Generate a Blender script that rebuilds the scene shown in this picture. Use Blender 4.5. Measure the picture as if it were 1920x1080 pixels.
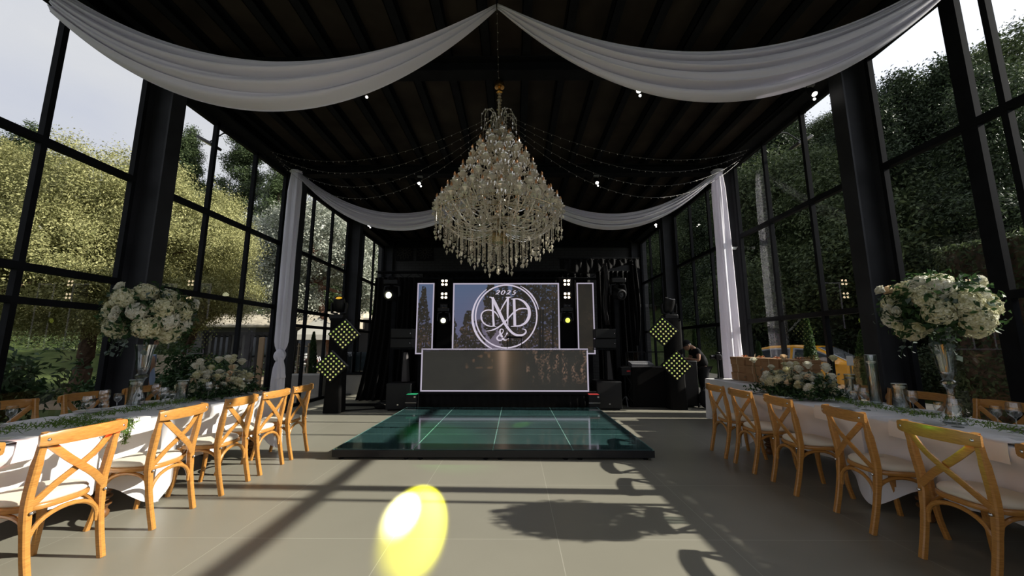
import bpy, math, random
import numpy as np
from mathutils import Vector, Matrix, Euler

random.seed(7)
PI = math.pi
S = bpy.context.scene
COL = S.collection
for o in list(bpy.data.objects):
    bpy.data.objects.remove(o, do_unlink=True)

# ------------------------------------------------------------------ camera
cam_d = bpy.data.cameras.new('camera')
cam = bpy.data.objects.new('camera', cam_d)
COL.objects.link(cam)
cam_d.sensor_fit = 'HORIZONTAL'
cam_d.sensor_width = 36.0
cam_d.lens = 36.0 * 720.0 / 1920.0
cam_d.clip_start, cam_d.clip_end = 0.05, 400
cam.location = (0, 0, 1.4)
cam.rotation_euler = (PI / 2 + math.atan(108 / 720), 0, math.atan(6 / 720))
S.camera = cam

# ------------------------------------------------------------------ colour management
S.view_settings.view_transform = 'Standard'
S.view_settings.look = 'None'
S.view_settings.exposure = 0.0
S.view_settings.gamma = 1.0
S.view_settings.use_curve_mapping = False
S.cycles.max_bounces = 8
S.cycles.diffuse_bounces = 4
S.cycles.glossy_bounces = 4
S.cycles.transmission_bounces = 6
S.cycles.transparent_max_bounces = 24
S.cycles.caustics_reflective = False
S.cycles.caustics_refractive = False
S.cycles.use_denoising = True
S.cycles.sample_clamp_indirect = 6.0

# ------------------------------------------------------------------ world: bright hazy sky with soft cloud
W = bpy.data.worlds.new('sky')
S.world = W
W.use_nodes = True
nt = W.node_tree
nt.nodes.clear()
wo = nt.nodes.new('ShaderNodeOutputWorld')
bg = nt.nodes.new('ShaderNodeBackground')
tc = nt.nodes.new('ShaderNodeTexCoord')
mp = nt.nodes.new('ShaderNodeMapping')
mp.inputs['Scale'].default_value = (1.2, 1.2, 2.6)
nz = nt.nodes.new('ShaderNodeTexNoise')
nz.inputs['Scale'].default_value = 2.2
nz.inputs['Detail'].default_value = 5
cr = nt.nodes.new('ShaderNodeValToRGB')
cr.color_ramp.elements[0].position = 0.30
cr.color_ramp.elements[0].color = (0.62, 0.65, 0.76, 1)
cr.color_ramp.elements[1].position = 0.68
cr.color_ramp.elements[1].color = (0.76, 0.765, 0.80, 1)
nt.links.new(tc.outputs['Generated'], mp.inputs['Vector'])
nt.links.new(mp.outputs['Vector'], nz.inputs['Vector'])
nt.links.new(nz.outputs['Fac'], cr.inputs['Fac'])
# the haze glows around the sun (out of the camera's view, to the right)
SUN_EL = math.radians(29.0)
sun_dir = Vector((math.cos(SUN_EL) * 0.9995, -math.cos(SUN_EL) * 0.030, math.sin(SUN_EL)))
dt = nt.nodes.new('ShaderNodeVectorMath')
dt.operation = 'DOT_PRODUCT'
dt.inputs[1].default_value = sun_dir
mxx = nt.nodes.new('ShaderNodeMath')
mxx.operation = 'MAXIMUM'
mxx.inputs[1].default_value = 0.0
pww = nt.nodes.new('ShaderNodeMath')
pww.operation = 'POWER'
pww.inputs[1].default_value = 4.0
mad = nt.nodes.new('ShaderNodeMath')
mad.operation = 'MULTIPLY_ADD'
mad.inputs[1].default_value = 1.7
mad.inputs[2].default_value = 1.0
vsc = nt.nodes.new('ShaderNodeVectorMath')
vsc.operation = 'SCALE'
nt.links.new(tc.outputs['Generated'], dt.inputs[0])
nt.links.new(dt.outputs['Value'], mxx.inputs[0])
nt.links.new(mxx.outputs[0], pww.inputs[0])
nt.links.new(pww.outputs[0], mad.inputs[0])
nt.links.new(cr.outputs['Color'], vsc.inputs[0])
nt.links.new(mad.outputs[0], vsc.inputs['Scale'])
nt.links.new(vsc.outputs['Vector'], bg.inputs['Color'])
nt.links.new(bg.outputs['Background'], wo.inputs['Surface'])
bg.inputs['Strength'].default_value = 1.08

# ------------------------------------------------------------------ sun: low from the right
sd = bpy.data.lights.new('sun', 'SUN')
sd.energy = 9.2
sd.angle = math.radians(0.55)
sd.color = (1.0, 0.94, 0.83)
sun = bpy.data.objects.new('sun', sd)
COL.objects.link(sun)
sun.rotation_euler = sun_dir.to_track_quat('Z', 'Y').to_euler()
sun.location = (30, 0, 25)

# ================================================================== helpers
MATS = {}


def new_mat(name):
    m = bpy.data.materials.new(name)
    m.use_nodes = True
    MATS[name] = m
    return m, m.node_tree, m.node_tree.nodes['Principled BSDF']


def mat(name, col, rough=0.5, metal=0.0, spec=0.5, var=0.0, scale=8.0, bump=0.0, bscale=60.0, sheen=0.0, coat=0.0, stretch=None, col2=None):
    m, t, b = new_mat(name)
    b.inputs['Base Color'].default_value = (*col, 1)
    b.inputs['Roughness'].default_value = rough
    b.inputs['Metallic'].default_value = metal
    b.inputs['Specular IOR Level'].default_value = spec
    b.inputs['Sheen Weight'].default_value = sheen
    b.inputs['Coat Weight'].default_value = coat
    tcn = t.nodes.new('ShaderNodeTexCoord')
    mpn = t.nodes.new('ShaderNodeMapping')
    if stretch:
        mpn.inputs['Scale'].default_value = stretch
    t.links.new(tcn.outputs['Object'], mpn.inputs['Vector'])
    if var > 0 or col2:
        n = t.nodes.new('ShaderNodeTexNoise')
        n.inputs['Scale'].default_value = scale
        n.inputs['Detail'].default_value = 4
        t.links.new(mpn.outputs['Vector'], n.inputs['Vector'])
        r = t.nodes.new('ShaderNodeValToRGB')
        c2 = col2 if col2 else tuple(min(1, c * (1 + var)) for c in col)
        c1 = col if col2 else tuple(c * (1 - var) for c in col)
        r.color_ramp.elements[0].position = 0.32
        r.color_ramp.elements[1].position = 0.68
        r.color_ramp.elements[0].color = (*c1, 1)
        r.color_ramp.elements[1].color = (*c2, 1)
        t.links.new(n.outputs['Fac'], r.inputs['Fac'])
        t.links.new(r.outputs['Color'], b.inputs['Base Color'])
    if bump > 0:
        n2 = t.nodes.new('ShaderNodeTexNoise')
        n2.inputs['Scale'].default_value = bscale
        t.links.new(mpn.outputs['Vector'], n2.inputs['Vector'])
        bp = t.nodes.new('ShaderNodeBump')
        bp.inputs['Strength'].default_value = bump
        bp.inputs['Distance'].default_value = 0.01
        t.links.new(n2.outputs['Fac'], bp.inputs['Height'])
        t.links.new(bp.outputs['Normal'], b.inputs['Normal'])
    return m


def emat(name, col, strength):
    m, t, b = new_mat(name)
    b.inputs['Base Color'].default_value = (0.02, 0.02, 0.02, 1)
    b.inputs['Emission Color'].default_value = (*col, 1)
    b.inputs['Emission Strength'].default_value = strength
    return m


def thin_glass(name, tint=(0.9, 0.93, 0.92), edge=0.0, ior=1.45, rough=0.0, edge_tint=(0.6, 0.7, 0.7)):
    """Thin clear glass: light passes straight through (so the sun does too), with a Fresnel mirror on top."""
    m = bpy.data.materials.new(name)
    m.use_nodes = True
    MATS[name] = m
    t = m.node_tree
    t.nodes.clear()
    out = t.nodes.new('ShaderNodeOutputMaterial')
    tr = t.nodes.new('ShaderNodeBsdfTransparent')
    tr.inputs['Color'].default_value = (*tint, 1)
    gl = t.nodes.new('ShaderNodeBsdfGlossy')
    gl.inputs['Roughness'].default_value = rough
    lf = t.nodes.new('ShaderNodeLayerWeight')      # Schlick's curve, the same from both sides of the sheet
    lf.inputs['Blend'].default_value = 0.5
    pw5 = t.nodes.new('ShaderNodeMath')
    pw5.operation = 'POWER'
    pw5.inputs[1].default_value = 5.0
    f0 = ((ior - 1) / (ior + 1)) ** 2 * 1.5
    fr = t.nodes.new('ShaderNodeMath')
    fr.operation = 'MULTIPLY_ADD'
    fr.inputs[1].default_value = 1 - f0
    fr.inputs[2].default_value = f0
    t.links.new(lf.outputs['Facing'], pw5.inputs[0])
    t.links.new(pw5.outputs[0], fr.inputs[0])
    mx = t.nodes.new('ShaderNodeMixShader')
    if edge > 0:
        lw = t.nodes.new('ShaderNodeLayerWeight')
        lw.inputs['Blend'].default_value = edge
        rp = t.nodes.new('ShaderNodeMixRGB')
        rp.inputs['Color1'].default_value = (*tint, 1)
        rp.inputs['Color2'].default_value = (*edge_tint, 1)
        t.links.new(lw.outputs['Facing'], rp.inputs['Fac'])
        t.links.new(rp.outputs['Color'], tr.inputs['Color'])
    t.links.new(fr.outputs[0], mx.inputs['Fac'])
    t.links.new(tr.outputs['BSDF'], mx.inputs[1])
    t.links.new(gl.outputs['BSDF'], mx.inputs[2])
    t.links.new(mx.outputs['Shader'], out.inputs['Surface'])
    return m


def leaf_mat(name, c1, c2, trans=0.35, rough=0.6):
    """Leaf: colour varies from leaf to leaf, part of the light comes through."""
    m = bpy.data.materials.new(name)
    m.use_nodes = True
    MATS[name] = m
    t = m.node_tree
    t.nodes.clear()
    out = t.nodes.new('ShaderNodeOutputMaterial')
    geo = t.nodes.new('ShaderNodeNewGeometry')
    rp = t.nodes.new('ShaderNodeMixRGB')
    rp.inputs['Color1'].default_value = (*c1, 1)
    rp.inputs['Color2'].default_value = (*c2, 1)
    t.links.new(geo.outputs['Random Per Island'], rp.inputs['Fac'])
    d = t.nodes.new('ShaderNodeBsdfPrincipled')
    d.inputs['Roughness'].default_value = rough
    d.inputs['Specular IOR Level'].default_value = 0.25
    tl = t.nodes.new('ShaderNodeBsdfTranslucent')
    mx = t.nodes.new('ShaderNodeMixShader')
    mx.inputs['Fac'].default_value = trans
    t.links.new(rp.outputs['Color'], d.inputs['Base Color'])
    t.links.new(rp.outputs['Color'], tl.inputs['Color'])
    t.links.new(d.outputs['BSDF'], mx.inputs[1])
    t.links.new(tl.outputs['BSDF'], mx.inputs[2])
    t.links.new(mx.outputs['Shader'], out.inputs['Surface'])
    return m


def cloth_mat(name, col, trans=0.2, rough=0.8, sheen=0.2, weave=0.15):
    m = bpy.data.materials.new(name)
    m.use_nodes = True
    MATS[name] = m
    t = m.node_tree
    t.nodes.clear()
    out = t.nodes.new('ShaderNodeOutputMaterial')
    d = t.nodes.new('ShaderNodeBsdfPrincipled')
    d.inputs['Base Color'].default_value = (*col, 1)
    d.inputs['Roughness'].default_value = rough
    d.inputs['Sheen Weight'].default_value = sheen
    d.inputs['Specular IOR Level'].default_value = 0.2
    n = t.nodes.new('ShaderNodeTexNoise')
    n.inputs['Scale'].default_value = 90
    tcn = t.nodes.new('ShaderNodeTexCoord')
    t.links.new(tcn.outputs['Object'], n.inputs['Vector'])
    bp = t.nodes.new('ShaderNodeBump')
    bp.inputs['Strength'].default_value = weave
    bp.inputs['Distance'].default_value = 0.004
    t.links.new(n.outputs['Fac'], bp.inputs['Height'])
    t.links.new(bp.outputs['Normal'], d.inputs['Normal'])
    tl = t.nodes.new('ShaderNodeBsdfTranslucent')
    tl.inputs['Color'].default_value = (*col, 1)
    mx = t.nodes.new('ShaderNodeMixShader')
    mx.inputs['Fac'].default_value = trans
    t.links.new(d.outputs['BSDF'], mx.inputs[1])
    t.links.new(tl.outputs['BSDF'], mx.inputs[2])
    t.links.new(mx.outputs['Shader'], out.inputs['Surface'])
    return m


def catmull(pts, n=6):
    P = [Vector(p) for p in pts]
    if len(P) < 3:
        return P
    out = []
    for i in range(len(P) - 1):
        p0 = P[i - 1] if i > 0 else P[i] * 2 - P[i + 1]
        p1, p2 = P[i], P[i + 1]
        p3 = P[i + 2] if i + 2 < len(P) else P[i + 1] * 2 - P[i]
        for k in range(n):
            t = k / n
            out.append(0.5 * ((2 * p1) + (p2 - p0) * t + (2 * p0 - 5 * p1 + 4 * p2 - p3) * t * t + (3 * p1 - p0 - 3 * p2 + p3) * t ** 3))
    out.append(P[-1])
    return out


class MB:
    def __init__(s):
        s.v, s.f = [], []

    def add(s, vs, fs):
        k = len(s.v)
        s.v.extend([tuple(v) for v in vs])
        s.f.extend([tuple(i + k for i in f) for f in fs])
        return s

    def box(s, c, d, rot=None):
        x, y, z = d[0] / 2, d[1] / 2, d[2] / 2
        vs = [Vector((a * x, b * y, e * z)) for a in (-1, 1) for b in (-1, 1) for e in (-1, 1)]
        if rot is not None:
            vs = [rot @ v for v in vs]
        c = Vector(c)
        s.add([v + c for v in vs], [(0, 1, 3, 2), (4, 6, 7, 5), (0, 4, 5, 1), (2, 3, 7, 6), (0, 2, 6, 4), (1, 5, 7, 3)])
        return s

    def bb(s, x0, x1, y0, y1, z0, z1):
        return s.box(((x0 + x1) / 2, (y0 + y1) / 2, (z0 + z1) / 2), (x1 - x0, y1 - y0, z1 - z0))

    def sweep(s, pts, w, t=None, up=(0, 0, 1), n=8, square=0.0, cap=True):
        """A rounded bar along pts: w across (perpendicular to up), t along up; square 0 = ellipse, 1 = near-rectangle."""
        P = [Vector(p) for p in pts]
        m = len(P)
        up = Vector(up)
        ring0 = len(s.v)
        e = 1.0 - 0.72 * square
        for i, p in enumerate(P):
            d = (P[min(i + 1, m - 1)] - P[max(i - 1, 0)])
            d.normalize()
            a = d.cross(up)
            if a.length < 1e-4:
                a = d.cross(Vector((0.31, 1, 0.2)))
            a.normalize()
            b = a.cross(d).normalized()
            wi = w[i] if isinstance(w, (list, tuple)) else w
            ti = wi if t is None else (t[i] if isinstance(t, (list, tuple)) else t)
            for k in range(n):
                th = 2 * PI * (k + 0.5) / n
                cx, cy = math.cos(th), math.sin(th)
                cx = math.copysign(abs(cx) ** e, cx)
                cy = math.copysign(abs(cy) ** e, cy)
                s.v.append(tuple(p + a * (cx * wi / 2) + b * (cy * ti / 2)))
        for i in range(m - 1):
            for k in range(n):
                k2 = (k + 1) % n
                a0 = ring0 + i * n
                s.f.append((a0 + k, a0 + k2, a0 + n + k2, a0 + n + k))
        if cap:
            s.f.append(tuple(ring0 + k for k in range(n))[::-1])
            s.f.append(tuple(ring0 + (m - 1) * n + k for k in range(n)))
        return s

    def tube(s, pts, r, n=8, cap=True):
        w = [2 * x for x in r] if isinstance(r, (list, tuple)) else 2 * r
        return s.sweep(pts, w, None, n=n, cap=cap)

    def lathe(s, prof, n=20, c=(0, 0, 0), flute=None):
        k0 = len(s.v)
        cx, cy, cz = c
        for (r, z) in prof:
            for k in range(n):
                th = 2 * PI * k / n
                rr = r * (flute(th) if flute else 1)
                s.v.append((cx + rr * math.cos(th), cy + rr * math.sin(th), cz + z))
        for i in range(len(prof) - 1):
            for k in range(n):
                k2 = (k + 1) % n
                a = k0 + i * n
                s.f.append((a + k, a + k2, a + n + k2, a + n + k))
        if prof[0][0] > 1e-6:
            s.f.append(tuple(k0 + k for k in range(n))[::-1])
        if prof[-1][0] > 1e-6:
            s.f.append(tuple(k0 + (len(prof) - 1) * n + k for k in range(n)))
        return s

    def ball(s, c, r, n=8, m=6, sc=(1, 1, 1)):
        prof = []
        k0 = len(s.v)
        for i in range(m + 1):
            ph = PI * i / m
            for k in range(n):
                th = 2 * PI * k / n
                s.v.append((c[0] + sc[0] * r * math.sin(ph) * math.cos(th), c[1] + sc[1] * r * math.sin(ph) * math.sin(th), c[2] - sc[2] * r * math.cos(ph)))
        for i in range(m):
            for k in range(n):
                k2 = (k + 1) % n
                a = k0 + i * n
                s.f.append((a + k, a + k2, a + n + k2, a + n + k))
        return s

    def octa(s, c, rx, rz, rz2=None):
        x, y, z = c
        rz2 = rz if rz2 is None else rz2
        s.add([(x + rx, y, z), (x, y + rx, z), (x - rx, y, z), (x, y - rx, z), (x, y, z + rz), (x, y, z - rz2)],
              [(0, 1, 4), (1, 2, 4), (2, 3, 4), (3, 0, 4), (1, 0, 5), (2, 1, 5), (3, 2, 5), (0, 3, 5)])
        return s

    def prism(s, outline, z0, z1, bev=0.0):
        """Extrude an outline of (x, y) upward; bev rounds the rims."""
        n = len(outline)
        cx = sum(p[0] for p in outline) / n
        cy = sum(p[1] for p in outline) / n
        rows = [(z0, 1.0), (z1, 1.0)]
        if bev:
            L = max(abs(p[0] - cx) for p in outline)
            q = 1 - bev / max(L, 1e-3)
            q2 = 1 - 0.3 * bev / max(L, 1e-3)
            rows = [(z0, q), (z0 + bev * 0.3, q2), (z0 + bev, 1), (z1 - bev, 1), (z1 - bev * 0.3, q2), (z1, q)]
        k0 = len(s.v)
        for z, q in rows:
            for p in outline:
                s.v.append((cx + (p[0] - cx) * q, cy + (p[1] - cy) * q, z))
        for i in range(len(rows) - 1):
            for k in range(n):
                k2 = (k + 1) % n
                a = k0 + i * n
                s.f.append((a + k, a + k2, a + n + k2, a + n + k))
        s.f.append(tuple(k0 + k for k in range(n))[::-1])
        s.f.append(tuple(k0 + (len(rows) - 1) * n + k for k in range(n)))
        return s

    def grid(s, fn, nu, nv, closed_u=False):
        k0 = len(s.v)
        for j in range(nv + 1):
            for i in range(nu + (0 if closed_u else 1)):
                s.v.append(tuple(fn(i / nu, j / nv)))
        W_ = nu if closed_u else nu + 1
        for j in range(nv):
            for i in range(nu):
                i2 = (i + 1) % W_
                a, b = k0 + j * W_, k0 + (j + 1) * W_
                s.f.append((a + i, a + i2, b + i2, b + i))
        return s

    def mesh(s, name, m=None, smooth=True, angle=38):
        me = bpy.data.meshes.new(name)
        me.from_pydata(s.v, [], s.f)
        if m is not None:
            me.materials.append(m)
        if smooth:
            me.shade_smooth()
            if angle:
                me.set_sharp_from_angle(angle=math.radians(angle))
        me.update()
        return me

    def build(s, name, m, parent=None, smooth=True, angle=38, loc=None, bevel=0.0, solid=0.0):
        o = bpy.data.objects.new(name, s.mesh(name, m, smooth, angle))
        COL.objects.link(o)
        if parent is not None:
            o.parent = parent
        if loc is not None:
            o.location = loc
        if bevel:
            b = o.modifiers.new('bevel', 'BEVEL')
            b.width = bevel
            b.segments = 2
            b.limit_method = 'ANGLE'
        if solid:
            b = o.modifiers.new('solid', 'SOLIDIFY')
            b.thickness = solid
            b.offset = 0
        return o


def inst(name, me, parent=None, loc=(0, 0, 0), rot=(0, 0, 0), sc=1.0):
    o = bpy.data.objects.new(name, me)
    COL.objects.link(o)
    if parent is not None:
        o.parent = parent
    o.location = loc
    o.rotation_euler = rot
    o.scale = (sc, sc, sc) if not isinstance(sc, (tuple, list)) else sc
    return o


def tag(o, label, cat, group=None, kind=None):
    o['label'] = label
    o['category'] = cat
    if group:
        o['group'] = group
    if kind:
        o['kind'] = kind
    return o


def thing(name, label, cat, loc=(0, 0, 0), rz=0.0, group=None, kind=None):
    o = bpy.data.objects.new(name, None)
    o.empty_display_size = 0.1
    COL.objects.link(o)
    o.location = loc
    o.rotation_euler = (0, 0, rz)
    return tag(o, label, cat, group, kind)


def struct(o, label, cat):
    return tag(o, label, cat, None, 'structure')


def copy_tree(o, parent=None):
    c = o.copy()
    COL.objects.link(c)
    if parent is not None:
        c.parent = parent
    for ch in list(o.children):
        copy_tree(ch, c)
    return c


# ================================================================== materials
M_STEEL = mat('black_steel', (0.0095, 0.0102, 0.012), 0.72, 0.0, 0.10, 0.25, 6)
M_BLACK = mat('matte_black', (0.008, 0.008, 0.009), 0.7, 0, 0.15, 0.2, 12)
M_BLACKP = mat('black_plastic', (0.011, 0.011, 0.012), 0.45, 0, 0.3)
M_CEIL = mat('dark_ceiling_board', (0.040, 0.032, 0.026), 0.75, 0, 0.12, 0.35, 1.7)
M_WOOD = mat('honey_wood', (0.38, 0.165, 0.034), 0.32, 0, 0.5, 0, 7, 0.05, 40, stretch=(3, 3, 26), col2=(0.54, 0.26, 0.062), coat=0.25)
M_DWOOD = mat('turned_dark_wood', (0.14, 0.062, 0.022), 0.4, 0, 0.4, 0.3, 10)
M_CUSH = cloth_mat('cream_cushion', (0.76, 0.70, 0.58), 0.05, 0.8, 0.2, 0.3)
M_CLOTH = cloth_mat('white_tablecloth', (0.84, 0.83, 0.85), 0.12, 0.75, 0.15, 0.05)
M_NAPKIN = cloth_mat('white_napkin', (0.86, 0.85, 0.85), 0.12)
M_SILK = cloth_mat('white_drape_cloth', (0.91, 0.89, 0.96), 0.3, 0.6, 0.3, 0.05)
M_BCLOTH = mat('black_drape_cloth', (0.0085, 0.008, 0.008), 0.8, 0, 0.12)
M_SCRIM = cloth_mat('grey_scrim', (0.12, 0.11, 0.11), 0.2)
M_COLUMN = mat('grey_black_column_paint', (0.030, 0.031, 0.035), 0.6, 0.0, 0.2, 0.2, 3)
M_RIM = mat('bright_glass_rim', (0.62, 0.68, 0.68), 0.08, 0, 0.8, coat=0.5)
M_SCREW = mat('steel_screw', (0.7, 0.7, 0.7), 0.25, 1.0)
M_GLASS = thin_glass('window_glass', (0.90, 0.915, 0.915))
M_VASE = thin_glass('clear_vase_glass', (0.95, 0.97, 0.965), 0.45, 1.9, 0.04, (0.62, 0.68, 0.68))
M_WINE = thin_glass('wine_glass', (0.97, 0.98, 0.98), 0.35, 2.0, 0.06, (0.6, 0.65, 0.65))
M_WATER = thin_glass('vase_water', (0.93, 0.96, 0.96), 0.3, 1.33, 0.0, (0.5, 0.55, 0.55))
M_CANDLE = mat('white_candle', (0.82, 0.80, 0.72), 0.5)
M_PLATE = mat('white_plate', (0.82, 0.82, 0.82), 0.15, coat=0.4)
M_CRYSTAL = None
M_GOLD = mat('gold_metal', (0.75, 0.42, 0.10), 0.25, 1.0)
M_KRAFT = mat('kraft_card', (0.36, 0.205, 0.105), 0.75, 0, 0.2, 0.12, 5)
M_RIBBON = mat('copper_ribbon', (0.55, 0.22, 0.08), 0.35, 0.2)
M_PETAL = leaf_mat('cream_petals', (0.56, 0.54, 0.30), (0.88, 0.86, 0.66), 0.2)
M_PETALW = leaf_mat('white_petals', (0.66, 0.64, 0.50), (0.90, 0.89, 0.80), 0.2)
M_PEACH = leaf_mat('peach_petals', (0.82, 0.62, 0.40), (0.85, 0.72, 0.52), 0.25)
M_GREEN = leaf_mat('dark_green_leaves', (0.020, 0.050, 0.018), (0.055, 0.11, 0.035), 0.25)
M_FERN = leaf_mat('fern_green', (0.08, 0.16, 0.02), (0.16, 0.26, 0.04), 0.35)
M_EUCA = leaf_mat('grey_green_leaves', (0.10, 0.14, 0.12), (0.17, 0.21, 0.18), 0.25)
M_YTREE = leaf_mat('yellow_green_leaves', (0.15, 0.16, 0.055), (0.50, 0.48, 0.22), 0.35)
M_SILVER = leaf_mat('silver_leaves', (0.17, 0.20, 0.155), (0.62, 0.63, 0.53), 0.3)
M_PINE = leaf_mat('pine_needles', (0.030, 0.048, 0.020), (0.105, 0.145, 0.055), 0.25)
M_FOREST = leaf_mat('forest_leaves', (0.014, 0.025, 0.012), (0.062, 0.090, 0.042), 0.2)
M_FOREST2 = leaf_mat('forest_leaves_light', (0.028, 0.046, 0.018), (0.12, 0.155, 0.066), 0.25)
M_CYP = leaf_mat('cypress_green', (0.03, 0.065, 0.02), (0.08, 0.14, 0.035), 0.2)
M_BARK = mat('bark', (0.10, 0.065, 0.045), 0.9, 0, 0.2, 0.4, 9, 0.6, 20)
M_BARKR = mat('reddish_bark', (0.20, 0.11, 0.075), 0.9, 0, 0.2, 0.4, 7, 0.6, 20)
M_BLINDER = emat('blinder_lamp', (1.0, 0.78, 0.50), 14)
M_HEADY = emat('beam_lens_lit', (1.0, 1.0, 0.62), 6)
M_HEADY2 = emat('beam_lens_yellow', (0.80, 0.95, 0.12), 1.6)
M_SPOTL = emat('ceiling_spot_lens', (1.0, 0.95, 0.88), 9)
M_LED1 = emat('led_yellow_green', (0.80, 0.80, 0.26), 0.95)
M_LED2 = emat('led_green', (0.58, 0.76, 0.16), 0.95)
M_FRAME = emat('screen_border_light', (0.42, 0.38, 0.47), 1.0)
M_MONO = emat('monogram_light', (0.58, 0.52, 0.62), 1.0)
M_GREY = mat('grey_plaster', (0.30, 0.29, 0.27), 0.8, 0, 0.2, 0.08, 4)
M_WHITEP = mat('white_paint', (0.75, 0.75, 0.73), 0.5)
M_CONC = mat('pale_concrete', (0.42, 0.38, 0.30), 0.9, 0, 0.2, 0.15, 2)


def crystal_material():
    m = bpy.data.materials.new('crystal')
    m.use_nodes = True
    t = m.node_tree
    t.nodes.clear()
    out = t.nodes.new('ShaderNodeOutputMaterial')
    d = t.nodes.new('ShaderNodeBsdfDiffuse')
    d.inputs['Color'].default_value = (0.86, 0.79, 0.64, 1)
    g = t.nodes.new('ShaderNodeBsdfGlossy')
    g.inputs['Roughness'].default_value = 0.08
    g.inputs['Color'].default_value = (0.95, 0.93, 0.88, 1)
    tr = t.nodes.new('ShaderNodeBsdfTransparent')
    tr.inputs['Color'].default_value = (0.9, 0.88, 0.84, 1)
    m1 = t.nodes.new('ShaderNodeMixShader')
    m1.inputs['Fac'].default_value = 0.45
    m2 = t.nodes.new('ShaderNodeMixShader')
    m2.inputs['Fac'].default_value = 0.22
    t.links.new(d.outputs['BSDF'], m1.inputs[1])
    t.links.new(g.outputs['BSDF'], m1.inputs[2])
    t.links.new(m1.outputs['Shader'], m2.inputs[1])
    t.links.new(tr.outputs['BSDF'], m2.inputs[2])
    t.links.new(m2.outputs['Shader'], out.inputs['Surface'])
    return m


M_CRYSTAL = crystal_material()
M_BULB = mat('amber_candle_bulb', (0.50, 0.24, 0.09), 0.3, 0.3, coat=0.3)


def floor_material():
    m, t, b = new_mat('grey_porcelain_tile')
    tcn = t.nodes.new('ShaderNodeTexCoord')
    mpn = t.nodes.new('ShaderNodeMapping')
    mpn.inputs['Location'].default_value = (0.90, 0.25, 0)
    br = t.nodes.new('ShaderNodeTexBrick')
    br.offset = 0.0
    br.inputs['Color1'].default_value = (0.275, 0.262, 0.212, 1)
    br.inputs['Color2'].default_value = (0.288, 0.273, 0.221, 1)
    br.inputs['Mortar'].default_value = (0.42, 0.40, 0.335, 1)
    br.inputs['Scale'].default_value = 1.0
    br.inputs['Mortar Size'].default_value = 0.0030
    br.inputs['Mortar Smooth'].default_value = 0.2
    br.inputs['Brick Width'].default_value = 1.21
    br.inputs['Row Height'].default_value = 1.10
    n = t.nodes.new('ShaderNodeTexNoise')
    n.inputs['Scale'].default_value = 1.4
    n.inputs['Detail'].default_value = 6
    mx = t.nodes.new('ShaderNodeMixRGB')
    mx.blend_type = 'MULTIPLY'
    mx.inputs['Fac'].default_value = 0.16
    t.links.new(tcn.outputs['Object'], mpn.inputs['Vector'])
    t.links.new(mpn.outputs['Vector'], br.inputs['Vector'])
    t.links.new(tcn.outputs['Object'], n.inputs['Vector'])
    t.links.new(br.outputs['Color'], mx.inputs['Color1'])
    t.links.new(n.outputs['Fac'], mx.inputs['Color2'])
    t.links.new(mx.outputs['Color'], b.inputs['Base Color'])
    b.inputs['Roughness'].default_value = 0.38
    b.inputs['Specular IOR Level'].default_value = 0.35
    return m


def brick_material():
    m, t, b = new_mat('black_brick')
    tcn = t.nodes.new('ShaderNodeTexCoord')
    mpn = t.nodes.new('ShaderNodeMapping')
    mpn.inputs['Rotation'].default_value = (PI / 2, 0, 0)
    br = t.nodes.new('ShaderNodeTexBrick')
    br.inputs['Color1'].default_value = (0.018, 0.018, 0.019, 1)
    br.inputs['Color2'].default_value = (0.026, 0.026, 0.027, 1)
    br.inputs['Mortar'].default_value = (0.008, 0.008, 0.008, 1)
    br.inputs['Scale'].default_value = 1.0
    br.inputs['Mortar Size'].default_value = 0.012
    br.inputs['Brick Width'].default_value = 0.30
    br.inputs['Row Height'].default_value = 0.10
    t.links.new(tcn.outputs['Object'], mpn.inputs['Vector'])
    t.links.new(mpn.outputs['Vector'], br.inputs['Vector'])
    t.links.new(br.outputs['Color'], b.inputs['Base Color'])
    b.inputs['Roughness'].default_value = 0.6
    return m


def dance_material():
    m, t, b = new_mat('teal_mirror_glass')
    n = t.nodes.new('ShaderNodeTexNoise')
    n.inputs['Scale'].default_value = 2.5
    n.inputs['Detail'].default_value = 5
    tcn = t.nodes.new('ShaderNodeTexCoord')
    r = t.nodes.new('ShaderNodeValToRGB')
    r.color_ramp.elements[0].color = (0.020, 0.050, 0.050, 1)
    r.color_ramp.elements[1].color = (0.045, 0.105, 0.105, 1)
    t.links.new(tcn.outputs['Object'], n.inputs['Vector'])
    t.links.new(n.outputs['Fac'], r.inputs['Fac'])
    t.links.new(r.outputs['Color'], b.inputs['Base Color'])
    b.inputs['Roughness'].default_value = 0.12
    b.inputs['Coat Weight'].default_value = 0.6
    b.inputs['Coat Roughness'].default_value = 0.05
    return m


M_FLOOR = floor_material()
M_BRICK = brick_material()
M_DANCE = dance_material()

# ================================================================== THE SETTING
XL, XR = -5.15, 4.90          # glass planes
YF, YB = -4.6, 14.75          # room depth
COLY = [-1.55, 1.72, 4.98, 8.25, 11.52, 14.70]
ZE = 5.22                     # underside of the roof beams
ZW = {-1: 5.22, 1: 5.38}      # head of the glass on either side
ZC = 5.62                     # ceiling board

fl = MB().bb(XL - 0.25, XR + 0.25, YF, YB + 0.2, -0.2, 0.0).build('floor', M_FLOOR, smooth=False)
struct(fl, 'grey large-format tiled floor of the hall', 'floor')

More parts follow.
